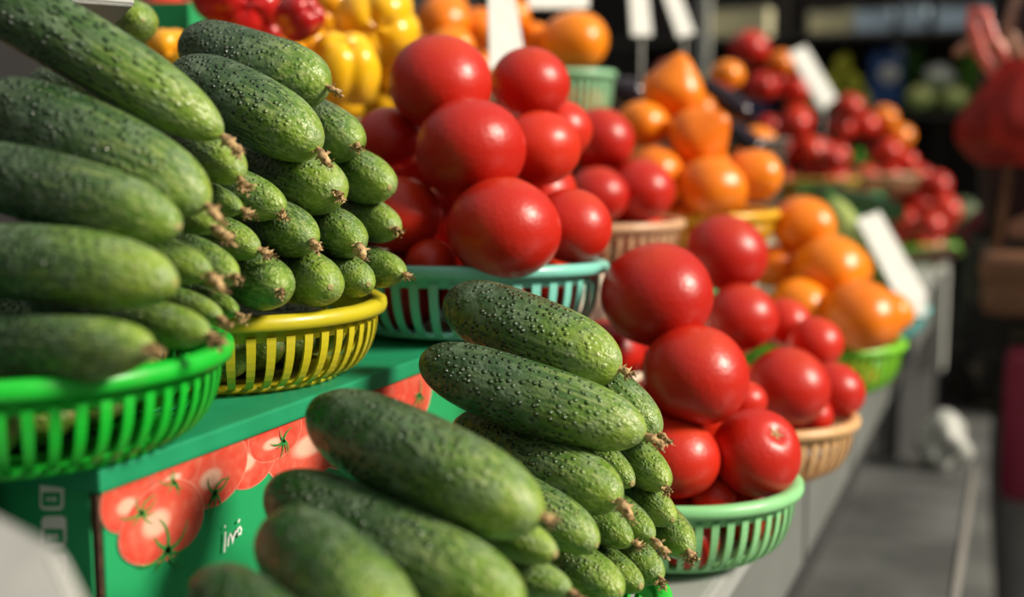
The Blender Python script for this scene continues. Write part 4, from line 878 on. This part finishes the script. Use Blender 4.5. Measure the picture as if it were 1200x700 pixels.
for k in range(4):
    a = 2 * math.pi * k / 4; v_ = []; f_ = []
    for i in range(5):
        t = i / 4; w = .34 * math.sin(math.pi * (.25 + .75 * t)) * (1 - .15 * t); rr = .05 + .5 * t
        for s_ in (-1, 1): v_.append((rr * math.cos(a) - s_ * w * math.sin(a), rr * math.sin(a) + s_ * w * math.cos(a), .80 - .10 * t * t + .04 * math.sin(3 * t)))
        if i: f_.append((2 * i - 2, 2 * i - 1, 2 * i + 1, 2 * i))
    m_.add(v_, f_)
m_.lathe([(.001, .88), (.07, .87), (.09, .78)], 10)
PCX = m_.me('calyx', M['calyx'], True)
TGRP = {'B3': 'tomatoes in the turquoise basket', 'B4': 'tomatoes in the upper tan basket', 'F2': 'tomatoes in the light green basket', 'F3': 'tomatoes in the lower tan basket',
        'B5': 'persimmons in the yellow orange basket', 'F4': 'persimmons in the bright green basket', 'T1': 'persimmons by the white card', 'T2': 'persimmons by the white card',
        'B6': 'tomatoes in the far yellow rimmed basket', 'B7': 'far red heap', 'B8': 'fruit under the eggplants', 'F6': 'tomatoes in the last green basket'}
ORIENT = {}
def place_fruit(i, kind, b, c, R, pt, label, group, small=False):
    me = TM[i % 5] if kind == 'tomato' else (PP if pt else PM[i % 3])
    o = put(kind, me, None, c); g = random.Random(i * 7 + 1)
    if 'star shaped stem scar' in label: d = Vector((.62, -.45, .72))
    elif pt: d = Vector((-.25, .1, -1)) if 'topmost one' not in label else Vector((-.8, .2, -.55))
    elif kind == 'tomato': d = Vector((g.uniform(-.5, .2), g.uniform(-.2, .5), -1))       # stem side turned down and away
    else: d = Vector((g.uniform(-.5, .2), g.uniform(0, .5), -1))
    o.rotation_mode = 'QUATERNION'; o.rotation_quaternion = d.to_track_quat('Z', 'Y') @ Quaternion((0, 0, 1), g.uniform(0, 6.28))
    s = R * 1.02; o.scale = (s, s, s); tag(o, label, kind, group)
    if not small: put('stem_scar' if kind == 'tomato' else 'calyx', TSC if kind == 'tomato' else PCX, o)
    return o
for i, (k, b, c, R, pt, lab) in enumerate(FRUIT): place_fruit(i, k, b, c, R, pt, lab, TGRP[b], b in ('B6', 'B7', 'F6'))
UL = {'B3': 'red tomato deep inside the turquoise basket, glimpsed between its slats', 'B4': 'red tomato low inside the upper tan basket', 'F2': 'red tomato deep inside the light green basket, glimpsed between its slats',
      'F3': 'red tomato low inside the lower tan basket', 'B5': 'persimmon low inside the yellow orange basket', 'F4': 'persimmon low inside the bright green persimmon basket', 'T1': 'persimmon low inside the small pale green basket',
      'F6': 'red tomato low inside the last green basket', 'B6': 'red tomato low inside the far yellow rimmed basket', 'B7': 'red tomato low inside the far tan basket', 'B8': 'persimmon low under the eggplants', 'T2': 'persimmon low inside the brown basket'}
for i, (k, b, c, R) in enumerate(UNDER_FRUIT): place_fruit(i + 200, k, b, c, R, 0, UL[b], 'buried ' + TGRP[b], True)

# ------------------------------------------------------------------ bell peppers on the back shelf
def pepper_mesh(seed, mat, lobes=4, long=1.0, nu=26, nv=48):
    r = random.Random(seed); v = []; f = []; ph = r.uniform(0, 6)
    for i in range(nu + 1):
        th = math.pi * i / nu; st, ct = max(0, math.sin(th)), math.cos(th)
        for k in range(nv):
            a = 2 * math.pi * k / nv
            cr = abs(math.cos(lobes * (a + ph) / 2)); lob = 1 - .17 * (1 - cr) ** 1.6
            bl = st ** .75
            x = bl * lob * (.97 + .06 * ct); z = long * ct * (1 - .12 * (1 - cr))
            z -= .26 * math.exp(-(st / .36) ** 2) * (1 if ct > 0 else -.6)
            v.append((x * math.cos(a), x * math.sin(a), z))
    for i in range(nu):
        for k in range(nv): f.append((i * nv + k, (i + 1) * nv + k, (i + 1) * nv + (k + 1) % nv, i * nv + (k + 1) % nv))
    return MB().add(v, f).me('bell_pepper', mat, True)
PSTEM = MB().tube([(0, 0, .62), (.02, 0, .85), (.08, .03, 1.1), (.17, .05, 1.24)], [.17, .11, .10, .12], 10).me('stem', M['green_stem'])
PEPM = {'yellow': pepper_mesh(1, M['yellow_pepper'], 4, .95), 'orange': pepper_mesh(2, M['orange_pepper'], 3, 1.0), 'red': pepper_mesh(3, M['red_pepper'], 4, 1.0)}
for i, (colr, c, R, d, lab) in enumerate(PEPPERS):
    o = put('bell_pepper', PEPM[colr], None, c); o.rotation_mode = 'QUATERNION'; o.rotation_quaternion = Vector(d).to_track_quat('Z', 'Y') @ Quaternion((0, 0, 1), i * 1.3)
    o.scale = (R, R, R); tag(o, lab, 'bell pepper', 'buried bell peppers' if 'underneath' in lab else 'bell peppers on the back shelf'); put('stem', PSTEM, o)

# green crate with pink tomatoes beside the peppers
gc = tag(root('green_crate', CRATE, (0, 0, .15)), 'small green crate behind the single cucumber end and the red peppers', 'crate')
for nm, a, b in (('side_board', (-.07, -.06, 0), (-.064, .06, .122)), ('side_board', (.064, -.06, 0), (.07, .06, .122)), ('end_board', (-.0635, -.06, 0), (.0635, -.054, .122)), ('end_board', (-.0635, .054, 0), (.0635, .06, .122)), ('floor_board', (-.0635, -.0535, 0), (.0635, .0535, .005))):
    MB().box(a, b, .001).build(nm, MG, gc, False)
for i, (dx, dy) in enumerate(((-.03, -.024), (.029, -.022), (-.028, .026), (.029, .026))):
    place_fruit(90 + i, 'tomato', 'T2', (CRATE[0] + dx, CRATE[1] + dy, CRATE[2] + .112), .0262, 0, 'tomato in the small green crate, %s' % ('at the near inner side', 'at the near aisle side', 'at the far inner side', 'at the far aisle side')[i], 'tomatoes in the green crate', True)
    place_fruit(95 + i, 'tomato', 'T2', (CRATE[0] + dx, CRATE[1] + dy, CRATE[2] + .068), .0262, 0, 'tomato in the lower layer of the small green crate', 'lower tomatoes in the green crate', True)

# ------------------------------------------------------------------ cards
MCARD = mottled('white_card', (.58, .58, .55), (.50, .505, .475), 40, .55)
MINK = new_mat('black_ink', (.015, .015, .02), .6)
def slab(name, pts, th, mat, label, cat, grp=None, bev=.0015, parent=None):
    P = [Vector(p) for p in pts]; n = Vector((0, 0, 0)); k = len(P); c = sum(P, Vector()) / k
    for i in range(k): n += (P[i] - c).cross(P[(i + 1) % k] - c)
    n.normalize(); n *= th
    bm = bmesh.new(); vs = [bm.verts.new(p - c - n / 2) for p in P]; f = bm.faces.new(vs)
    ex = bmesh.ops.extrude_face_region(bm, geom=[f]); bmesh.ops.translate(bm, verts=[q for q in ex['geom'] if isinstance(q, bmesh.types.BMVert)], vec=n)
    bmesh.ops.recalc_face_normals(bm, faces=bm.faces[:])
    if bev: bmesh.ops.bevel(bm, geom=bm.edges[:], offset=bev, segments=2, affect='EDGES')
    me = bpy.data.meshes.new(name); bm.to_mesh(me); bm.free()
    o = finish(name, me, mat, parent, False, c)
    if label: tag(o, label, cat, grp)
    return o
for nm, pts, th, lab, stick in CARDS:
    o = slab(nm, pts, th, MCARD, lab, 'card', 'price cards', min(.0015, th * .3))
    if lab.startswith('white top panel'):                            # second panel of the folded card
        for k in ('label', 'category', 'group'): del o[k]
        o.name = 'top_panel'; o.parent = folded; o.location = o.location - folded.location
    folded = o
    if stick:
        c = o.location
        MB().tube([(Vector(stick[0]) - c), (Vector(stick[1]) - c)], .0022, 8).build('stick', bpy.data.materials['post_pale'], o)
ink = MB(); P_ = [Vector(p) for p in INK]; ink.tube(P_, .0011, 6)
for o in list(COL.objects):
    if o.get('label', '').startswith('white folded price card lying over'):
        ik = ink.build('ink_mark', MINK, o); ik.location = -o.location

# ------------------------------------------------------------------ eggplants, pale squash, leaf
MEG = mottled('eggplant_skin', (.012, .006, .012), (.02, .008, .02), 6, .14, 0)
m = MB(); prof = []
for i in range(25):
    t = i / 24; s = -math.cos(math.pi * t); prof.append((max(.0008, math.sqrt(max(0, 1 - abs(s) ** 2.6)) * (.72 + .28 * s * .9 + .05)), s))
EGG = m.lathe(prof, 36).me('eggplant', MEG)
EGC = MB().lathe([(.03, -1.22), (.075, -1.2), (.07, -1.05), (.16, -1.0), (.36, -.90), (.40, -.84), (.34, -.86), (.1, -.96)], 18).me('cap', M['green_stem'])
for i, (A, B, R, lab) in enumerate(EGGPLANTS):
    A, B = Vector(A), Vector(B); o = put('eggplant', EGG, None, (A + B) / 2); o.rotation_mode = 'QUATERNION'; o.rotation_quaternion = (B - A).to_track_quat('Z', 'Y')
    o.scale = (R, R, (B - A).length / 2); tag(o, lab, 'eggplant', 'eggplants'); put('cap', EGC, o)
MSQ = mottled('pale_squash_skin', (.36, .46, .10), (.46, .55, .18), 20, .35)
MZU = mottled('zucchini_skin', (.03, .10, .03), (.07, .17, .05), 30, .35)
SQM = {}
for nm, mt in (('squash', MSQ), ('zucchini', MZU)):
    q = []
    for i in range(21):
        s = -math.cos(math.pi * i / 20); q.append((max(.0008, math.sqrt(max(0, 1 - abs(s) ** 4)) * (.86 + .14 * s)), s))
    SQM[nm] = MB().lathe(q, 32).me(nm, mt)
SQS = MB().tube([(0, 0, -.96), (0, 0, -1.1), (.05, .02, -1.2)], [.34, .26, .3], 8).me('stem', M['green_stem'])
for kind, A, B, R, lab in SQUASH:
    A, B = Vector(A), Vector(B); o = put(kind, SQM[kind], None, (A + B) / 2); o.rotation_mode = 'QUATERNION'; o.rotation_quaternion = (B - A).to_track_quat('Z', 'Y')
    o.scale = (R, R, (B - A).length / 2); tag(o, lab, kind, 'buried squashes' if 'lower down' in lab else 'squashes and zucchini in the turquoise basket'); put('stem', SQS, o)

def leaf_bunch(name, c, h, w, cols, label, cat, seed, n=70, stem=True):
    r = random.Random(seed); o = tag(root(name, c), label, cat)
    m = MB()
    for k in range(n):
        a = r.uniform(0, 6.28); q = r.uniform(0, 1) ** .5; top = Vector((q * w * math.cos(a), q * w * math.sin(a), h * r.uniform(.45, 1.0)))
        s = w * r.uniform(.25, .5); ax = Vector((r.uniform(-1, 1), r.uniform(-1, 1), r.uniform(-.2, 1))).normalized(); b = ax.cross(Vector((r.uniform(-1, 1), r.uniform(-1, 1), r.uniform(-1, 1)))).normalized()
        p = [top - ax * s, top - ax * s * .2 + b * s * .45, top + ax * s * .5 + b * s * .3, top + ax * s, top + ax * s * .5 - b * s * .3, top - ax * s * .2 - b * s * .45]
        m.add(p, [(0, 1, 2, 3, 4, 5)])
    lf = m.build('leaves', mottled(name + '_leaf', cols[0], cols[1], 12, .5), o, False); lf['kind'] = 'stuff'
    sm = MB()
    for k in range(12):
        a = r.uniform(0, 6.28); sm.tube([(w * .12 * math.cos(a), w * .12 * math.sin(a), 0), (w * .55 * math.cos(a), w * .55 * math.sin(a), h * .75)], w * .035, 5)
    so = sm.build('stems', M['green_stem'], o); so['kind'] = 'stuff'
    return o
leaf_bunch('herb_bunch', LEAF, .11, .065, ((.10, .32, .02), (.16, .42, .03)), 'bright green leafy herb bunch between the two far heaps of red tomatoes', 'herbs', 3, 45)

# wooden tray of mixed fruit further along the back shelf
MTR = mottled('tray_wood', (.05, .035, .03), (.09, .06, .045), 10, .7)
tr = tag(root('wooden_tray', TRAY), 'dark wooden tray of fruit on the back shelf above the persimmons', 'tray')
for nm, a, b in (('side_board', (-.12, -.13, 0), (-.112, .13, .07)), ('side_board', (.112, -.13, 0), (.12, .13, .07)), ('end_board', (-.1115, -.13, 0), (.1115, -.122, .07)), ('end_board', (-.1115, .122, 0), (.1115, .13, .07)), ('floor_board', (-.1115, -.1215, 0), (.1115, .1215, .006))):
    MB().box(a, b, .001).build(nm, MTR, tr, False)
for i, (k, dx, dy, dz, R, lab) in enumerate((('persimmon', .075, -.085, .075, .03, 'small persimmon at the near corner of the dark wooden tray'), ('persimmon', .078, -.02, .078, .032, 'second persimmon along the aisle side of the dark wooden tray'),
        ('tomato', .076, .05, .08, .034, 'pink tomato at the aisle side of the dark wooden tray'), ('tomato', .02, -.075, .08, .036, 'tomato at the near end of the dark wooden tray'), ('tomato', .005, .005, .08, .036, 'tomato in the middle of the dark wooden tray'),
        ('tomato', .0, .085, .08, .035, 'tomato at the far end of the dark wooden tray'), ('tomato', .04, -.03, .125, .034, 'tomato on top of the heap in the dark wooden tray'), ('tomato', .035, .045, .13, .034, 'second tomato on top of the heap in the dark wooden tray'))):
    place_fruit(130 + i, k, 'T2', (TRAY[0] + dx, TRAY[1] + dy, TRAY[2] + dz), R, 0, lab, 'fruit in the wooden tray', True)
for i in range(9):
    place_fruit(150 + i, 'tomato', 'T2', (TRAY[0] - .07 + .07 * (i % 3), TRAY[1] - .08 + .08 * (i // 3), TRAY[2] + .037), .033, 0, 'tomato in the lower layer of the dark wooden tray', 'lower fruit in the wooden tray', True)

# ------------------------------------------------------------------ far stall at the end of the aisle
fs = tag(root('display_rack', (-.65, 5.4, 0)), 'dark shelving rack of greens at the far end of the hall', 'rack')
MRK = mottled('rack_dark', (.035, .03, .026), (.06, .05, .04), 8, .7)
for z0, nm in ((.86, 'shelf_board'), (1.335, 'shelf_board'), (1.66, 'shelf_board')):
    MB().box((-1.1, -.22, z0 - .02), (1.0, .28, z0), .003).build(nm, MRK, fs, False)
MB().box((-1.1, .285, 0), (1.0, .3, 2.1)).build('back_panel', mottled('rack_back', (.014, .011, .012), (.03, .024, .022), 5, .8), fs, False)
for x in (-1.08, -.4, .3, .97): MB().box((x - .02, .23, 0), (x + .02, .27, 2.1), .002).build('upright', MRK, fs, False)
MB().box((-.665, -.26, .0), (-.62, -.222, 2.0), .003).build('front_post', bpy.data.materials['post_pale'], fs, False)
def crate(name, c, sx, sy, sz, mat, label, cat='crate'):
    o = tag(root(name, c), label, cat)
    t = .012
    for k in range(3):
        z0 = sz * k / 3; z1 = z0 + sz * .27
        MB().box((-sx, -sy, z0), (sx, -sy + t, z1), .002).build('slat', mat, o, False); MB().box((-sx, sy - t, z0), (sx, sy, z1), .002).build('slat', mat, o, False)
        MB().box((-sx, -sy + t, z0), (-sx + t, sy - t, z1), .002).build('slat', mat, o, False); MB().box((sx - t, -sy + t, z0), (sx, sy - t, z1), .002).build('slat', mat, o, False)
    for a in (-1, 1):
        for b in (-1, 1): MB().box((a * (sx - t) - t / 2, b * (sy - t) - t / 2, 0), (a * (sx - t) + t / 2, b * (sy - t) + t / 2, sz), .002).build('corner_post', mat, o, False)
    MB().box((-sx + t, -sy + t, .001), (sx - t, sy - t, .008)).build('base', mat, o, False)
    return o
MLB = plastic('pale_blue_plastic', (.50, .62, .72), .5); MBL = plastic('deep_blue_plastic', (.012, .06, .22), .4); MCR = plastic('cream_plastic', (.68, .64, .42), .5)
for i, (c, w, h, lab, mt) in enumerate(FARCRATES):
    crate('plastic_crate', c, w, .07, h, {'lb': MLB, 'bl': MBL, 'cr': MCR}[mt], lab)
jc = tag(root('jerry_can', JERRY), 'deep blue plastic can with a round white label on the far rack', 'can')
MB().box((-.085, -.06, 0), (.085, .06, .31), .02).build('body', MBL, jc)
MB().tube([(-.05, 0, .30), (-.045, 0, .355), (.02, 0, .355), (.03, 0, .30)], .012, 8).build('handle', MBL, jc)
MB().lathe([(.001, .345), (.026, .345), (.028, .30), (.028, .285)], 20).build('cap', MLB, jc, True, (.06, 0, 0))
jc.scale = (.78, .78, .78)
MB().lathe([(.001, .004), (.052, .003), (.053, 0)], 30).build('round_label', MCARD, jc, True, (.02, -.061, .2), (math.pi / 2, 0, 0))
MPE2 = mottled('pear_skin', (.56, .54, .03), (.46, .50, .04), 10, .4)
q = []
for i in range(23):
    s = -math.cos(math.pi * i / 22); q.append((max(.0008, math.sqrt(max(0, 1 - s * s)) * (.98 - .26 * max(0, s) - .12 * max(0, s) ** 2)), s * 1.12 + (.22 * max(0, s) ** 2)))
PEAR = MB().lathe(q, 32).me('pear', MPE2); PST = MB().tube([(0, 0, 1.28), (.02, 0, 1.5), (.08, 0, 1.65)], .05, 6).me('stem', M['scar'])
for i, (c, R, lab) in enumerate(PEARS):
    o = put('pear', PEAR, None, c, (rnd.uniform(-.5, .5), rnd.uniform(-.4, .4), rnd.uniform(0, 6)), (R, R, R)); tag(o, lab, 'pear', 'pears on the far rack'); put('stem', PST, o)
def knobbly(name, R, mat, seed, amp, fr_):
    r = random.Random(seed); bm = bmesh.new(); bmesh.ops.create_icosphere(bm, subdivisions=4, radius=1)
    from mathutils import noise as mn
    for v in bm.verts:
        d = v.co.normalized(); v.co = d * (1 + amp * mn.noise(d * fr_ + Vector((seed, 0, 0)))) ; v.co.z *= .86
    me = bpy.data.meshes.new(name); bm.to_mesh(me); bm.free(); me.materials.append(mat)
    for p in me.polygons: p.use_smooth = True
    return me
MCF = mottled('cauliflower_white', (.76, .78, .72), (.64, .66, .55), 20, .7); MCB = mottled('cabbage_yellow', (.48, .50, .16), (.38, .44, .16), 5, .55); MCG = mottled('cabbage_grey_green', (.16, .23, .12), (.24, .3, .16), 5, .55)
KN = {'cauliflower': knobbly('cauliflower', 1, MCF, 2, .16, 5), 'cabbage': knobbly('cabbage', 1, MCB, 5, .07, 2.2), 'green_cabbage': knobbly('green_cabbage', 1, MCG, 8, .07, 2.2)}
LVM = MB().lathe([(.2, -.88), (.7, -.72), (1.02, -.25), (1.12, .05), (1.06, .04), (.95, -.25), (.6, -.7)], 7).me('outer_leaf', bpy.data.materials['stem_green'])
for i, (k, c, R, lab) in enumerate(HEADS):
    o = put(k, KN[k], None, c, (rnd.uniform(-.3, .3), rnd.uniform(-.3, .3), i), (R, R, R)); tag(o, lab, k.replace('green_', '')); put('outer_leaf', LVM, o)
for i, (c, h, w, lab) in enumerate(HERBS):
    leaf_bunch('herb_bunch', c, h, w, ((.06, .18, .03), (.10, .26, .05)) if i != 1 else ((.12, .34, .03), (.18, .42, .05)), lab, 'herbs', 20 + i, 90)

# ------------------------------------------------------------------ customer
def skin_obj(name, verts, edges, radii, mat, parent, sub=2, rootv=0):
    me = bpy.data.meshes.new(name); me.from_pydata(verts, edges, []); o = bpy.data.objects.new(name, me); COL.objects.link(o)
    md = o.modifiers.new('skin', 'SKIN'); md.use_smooth_shade = True
    for i, r in enumerate(radii):
        s = me.skin_vertices[0].data[i]; s.radius = r if isinstance(r, tuple) else (r, r); s.use_root = (i == rootv)
    ss = o.modifiers.new('sub', 'SUBSURF'); ss.levels = sub; ss.render_levels = sub
    me.materials.append(mat); o.parent = parent
    return o
MSK = mottled('skin', (.42, .20, .13), (.48, .24, .16), 20, .5)
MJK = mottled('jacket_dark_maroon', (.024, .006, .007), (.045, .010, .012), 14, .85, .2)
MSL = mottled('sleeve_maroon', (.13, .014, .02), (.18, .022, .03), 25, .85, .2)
MTR2 = mottled('trousers_grey', (.26, .26, .26), (.33, .33, .32), 16, .8, .2)
MHR = mottled('hair_brown', (.03, .018, .01), (.05, .03, .02), 60, .6)
MSP = new_mat('speckled_black_knit', (.012, .012, .011), .85); k_ = N(MSP); k_.col(k_.mix(k_.mrange(k_.noise(26, None, 3), .56, .68), (.010, .010, .009), (.13, .11, .075)))
PX, PY = .07, 2.68
pr = tag(root('person', (PX, PY, 0)), 'customer in dark maroon jacket, speckled black wrap and grey trousers holding a red bag', 'person')
V = [(0, 0, .93), (-.02, 0, 1.12), (-.03, 0, 1.32), (-.03, 0, 1.45), (-.04, 0, 1.53), (-.055, 0, 1.60), (-.06, 0, 1.68), (-.05, 0, 1.74),
     (0, -.1, .86), (-.01, -.11, .48), (.02, -.11, .09), (-.1, -.12, .04), (0, .1, .86), (-.03, .11, .48), (.0, .11, .09), (-.12, .12, .04),
     (-.02, -.19, 1.41), (.04, -.30, 1.16), (-.055, -.36, 1.33), (-.02, .19, 1.41), (-.04, .24, 1.08), (-.19, .22, .955)]
E = [(0, 1), (1, 2), (2, 3), (3, 4), (4, 5), (5, 6), (6, 7), (0, 8), (8, 9), (9, 10), (10, 11), (0, 12), (12, 13), (13, 14), (14, 15), (3, 16), (16, 17), (17, 18), (3, 19), (19, 20), (20, 21)]
Rd = [.13, .12, .135, .10, .055, .075, .092, .07, .085, .06, .04, .035, .085, .06, .04, .035, .055, .042, .03, .055, .042, .03]
skin_obj('body', V, E, Rd, MSK, pr)
def sub_skin(name, idx, edges, rad, mat): return skin_obj(name, [V[i] for i in idx], edges, rad, mat, pr)
sub_skin('jacket', (0, 1, 2, 3), [(0, 1), (1, 2), (2, 3)], [.15, .14, .155, .125], MJK)
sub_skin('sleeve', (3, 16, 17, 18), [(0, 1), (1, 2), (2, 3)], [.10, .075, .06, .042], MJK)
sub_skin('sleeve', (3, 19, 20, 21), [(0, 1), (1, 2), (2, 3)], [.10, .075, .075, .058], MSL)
sub_skin('trouser_leg', (0, 8, 9, 10), [(0, 1), (1, 2), (2, 3)], [.14, .105, .085, .075], MTR2)
sub_skin('trouser_leg', (0, 12, 13, 14), [(0, 1), (1, 2), (2, 3)], [.14, .105, .085, .075], MTR2)
for s in (-1, 1): MB().box((-.19, s * .115 - .05, -.0), (.07, s * .115 + .05, .09), .03).build('shoe', MJK, pr)
o = MB().lathe([(.148, .32), (.165, .2), (.178, .05), (.185, -.02), (.17, -.03), (.15, .2)], 40).build('wrap_skirt', MSP, pr, True, (-.015, 0, .70)); o.scale = (1, 1.15, 1)
o = MB().lathe([(.001, .112), (.05, .10), (.085, .07), (.105, .01), (.108, -.05), (.10, -.10), (.085, -.12), (.08, -.05)], 28).build('hair', MHR, pr, True, (-.042, 0, 1.69)); o.scale = (1.02, .9, 1)
for s in (-1, 1):
    MB().lathe([(.001, .012), (.008, .009), (.012, 0), (.001, -.012)], 12).build('eye', MCARD, pr, True, (-.145, s * .032, 1.66))
    MB().lathe([(.001, .03), (.012, .02), (.014, -.01), (.001, -.03)], 12).build('ear', MSK, pr, True, (-.045, s * .092, 1.65))
MB().tube([(-.15, 0, 1.665), (-.165, 0, 1.64), (-.17, 0, 1.625), (-.15, 0, 1.615)], [.008, .011, .013, .008], 8).build('nose', MSK, pr)
MB().tube([(-.143, -.025, 1.585), (-.152, 0, 1.588), (-.143, .025, 1.585)], [.003, .007, .003], 8).build('mouth', MSL, pr)
def hand(wr, d, n_, curl):
    wr, d, n_ = Vector(wr), Vector(d).normalized(), Vector(n_).normalized(); sd = d.cross(n_).normalized()
    v = [wr, wr + d * .045, wr + d * .085]; e = [(0, 1), (1, 2)]; r = [(.026, .02), (.036, .018), (.036, .015)]
    for k in range(4):
        b = v[2] + sd * (.027 - .018 * k) + d * .004; ln = (.062, .072, .067, .052)[k]; i0 = len(v)
        p1 = b + (d - n_ * curl * .5).normalized() * ln * .45; p2 = p1 + (d * .7 - n_ * curl).normalized() * ln * .32; p3 = p2 + (d * .2 - n_ * curl * 1.3 ).normalized() * ln * .25
        v += [b, p1, p2, p3]; e += [(2, i0), (i0, i0 + 1), (i0 + 1, i0 + 2), (i0 + 2, i0 + 3)]; r += [.010, .0092, .0085, .007]
    i0 = len(v); b = wr + d * .03 + sd * .03; v += [b, b + (d * .6 + sd * .8 - n_ * .3).normalized() * .035, b + (d * .9 + sd * .7 - n_ * .7).normalized() * .062]
    e += [(1, i0), (i0, i0 + 1), (i0 + 1, i0 + 2)]; r += [.013, .011, .008]
    return skin_obj('hand', [tuple(q) for q in v], e, r, MSK, pr)
hand(V[18], (-.55, -.02, .35), (-.35, 0, -.85), -.9)
hand(V[21], (-.97, -.05, -.08), (-.5, 0, .85), .5)

# red carrier bag held up by the customer
MRB = new_mat('red_bag_film', (.62, .05, .04), .35); k_ = N(MRB)
tr_ = k_.n('ShaderNodeBsdfTranslucent'); tr_.inputs[0].default_value = (.8, .09, .07, 1); mx = k_.n('ShaderNodeMixShader'); mx.inputs[0].default_value = .35
out = [n for n in k_.t.nodes if n.type == 'OUTPUT_MATERIAL'][0]; k_.l(k_.b.outputs[0], mx.inputs[1]); k_.l(tr_.outputs[0], mx.inputs[2]); k_.l(mx.outputs[0], out.inputs[0])
k_.bump(k_.noise(30, None, 4), .5, .01)
t2 = k_.n('ShaderNodeBsdfTransparent'); t2.inputs[0].default_value = (.95, .35, .3, 1); m2 = k_.n('ShaderNodeMixShader'); m2.inputs[0].default_value = .55
k_.l(mx.outputs[0], m2.inputs[1]); k_.l(t2.outputs[0], m2.inputs[2]); k_.l(m2.outputs[0], out.inputs[0])
MHB = new_mat('bag_handle_pink', (.80, .17, .14), .4)
BX = (-.022, 2.28, 1.165)
bg = tag(root('carrier_bag', BX), 'red plastic carrier bag with a dark load, held up by the customer', 'bag'); bg.scale = (.88, .88, .88)
v = []; f = []; nu, nv = 14, 40; r = random.Random(5)
for i in range(nu + 1):
    t = i / nu
    w = .108 * (1 - .74 * max(0, (t - .38) / .62) ** 1.1) * math.sqrt(min(1, .25 + t * 3.2)); dp = w * .62
    for k in range(nv):
        a = 2 * math.pi * k / nv; q = 1 + .05 * math.sin(5 * a + 7 * t) + .04 * math.sin(9 * a - 4 * t)
        v.append((w * q * math.cos(a) + .01 * t, dp * q * math.sin(a), .205 * t))
for i in range(nu):
    for k in range(nv): f.append((i * nv + k, i * nv + (k + 1) % nv, (i + 1) * nv + (k + 1) % nv, (i + 1) * nv + k))
f.append(list(range(nv))[::-1])
MB().add(v, f).build('film', MRB, bg)
MB().lathe([(.001, 0), (.07, .004), (.100, .03), (.108, .06), (.104, .09), (.08, .125), (.04, .14), (.001, .142)], 28).build('load', mottled('dark_load', (.022, .011, .007), (.045, .022, .012), 20, .8), bg, True, (0, 0, .006)).scale = (.84, .52, 1)
for pts in (((-.03, 0, .17), (-.062, 0, .22), (-.082, 0, .28), (-.082, 0, .305), (-.062, 0, .30), (-.045, .01, .25), (.0, .01, .185)), ((.0, 0, .185), (.02, -.004, .212), (.045, .0, .215), (.06, .004, .185), (.03, 0, .17))):
    m = MB(); P = [Vector(p) for p in pts]; v = []; f = []
    for i, p in enumerate(P):
        t = (P[min(i + 1, len(P) - 1)] - P[max(i - 1, 0)]).normalized(); n_ = Vector((-t.z, 0, t.x)); w = .012
        v += [p + n_ * w + Vector((0, -.004, 0)), p - n_ * w * .8 + Vector((0, -.006, 0)), p - n_ * w * .8 + Vector((0, .006, 0)), p + n_ * w + Vector((0, .004, 0))]
        if i:
            for q in range(4): f.append((4 * i - 4 + q, 4 * i - 4 + (q + 1) % 4, 4 * i + (q + 1) % 4, 4 * i + q))
    m.add(v, f).build('handle', MHB, bg)
# bags at the customer's side
MBR = mottled('brown_leather', (.16, .07, .035), (.22, .10, .05), 20, .55, .2); MTO = mottled('wine_red_fabric', (.20, .008, .034), (.26, .012, .045), 20, .7, .2)
hb = tag(root('shoulder_bag', (.10, 2.40, .885)), 'brown leather bag carried at the side of the customer', 'bag')
MB().box((-.16, -.055, 0), (.14, .05, .11), .03).build('pouch', MBR, hb)
MB().box((-.165, -.06, .06), (.145, .055, .118), .022).build('flap', MBR, hb)
MB().tube([(-.14, 0, .1), (-.12, .04, .3), (-.08, .08, .5), (-.04, .11, .61), (.02, .12, .62), (.09, .08, .4), (.12, .0, .1)], .008, 6).build('strap', MBR, hb)
tb = tag(root('tote_bag', (.178, 2.38, .54)), 'wine red fabric tote hanging low beside the grey trousers', 'bag')
MB().box((-.19, -.05, 0), (.19, .05, .29), .035).build('pouch', MTO, tb)
MB().tube([(-.1, 0, .28), (-.06, 0, .355), (.06, 0, .355), (.1, 0, .28)], .008, 6).build('handle', MTO, tb)
# crumpled white bag on the ledge
m = MB(); v = []; f = []
for i in range(13):
    t = i / 12; w = .05 * math.sqrt(max(.02, math.sin(math.pi * (.12 + .85 * t)))) * (1 - .35 * t)
    for k in range(28):
        a = 2 * math.pi * k / 28; q = 1 + .16 * math.sin(3 * a + 8 * t) + .1 * math.sin(7 * a - 11 * t); v.append((w * q * math.cos(a), w * q * math.sin(a) * 1.1, .10 * t))
for i in range(12):
    for k in range(28): f.append((i * 28 + k, i * 28 + (k + 1) % 28, i * 28 + 28 + (k + 1) % 28, i * 28 + 28 + k))
f += [list(range(28))[::-1], [12 * 28 + k for k in range(28)]]
tag(m.add(v, f).build('plastic_bag', mottled('white_film', (.40, .41, .38), (.30, .31, .29), 30, .45), None, True, WBAG), 'crumpled pale plastic bag left on the counter ledge', 'bag')
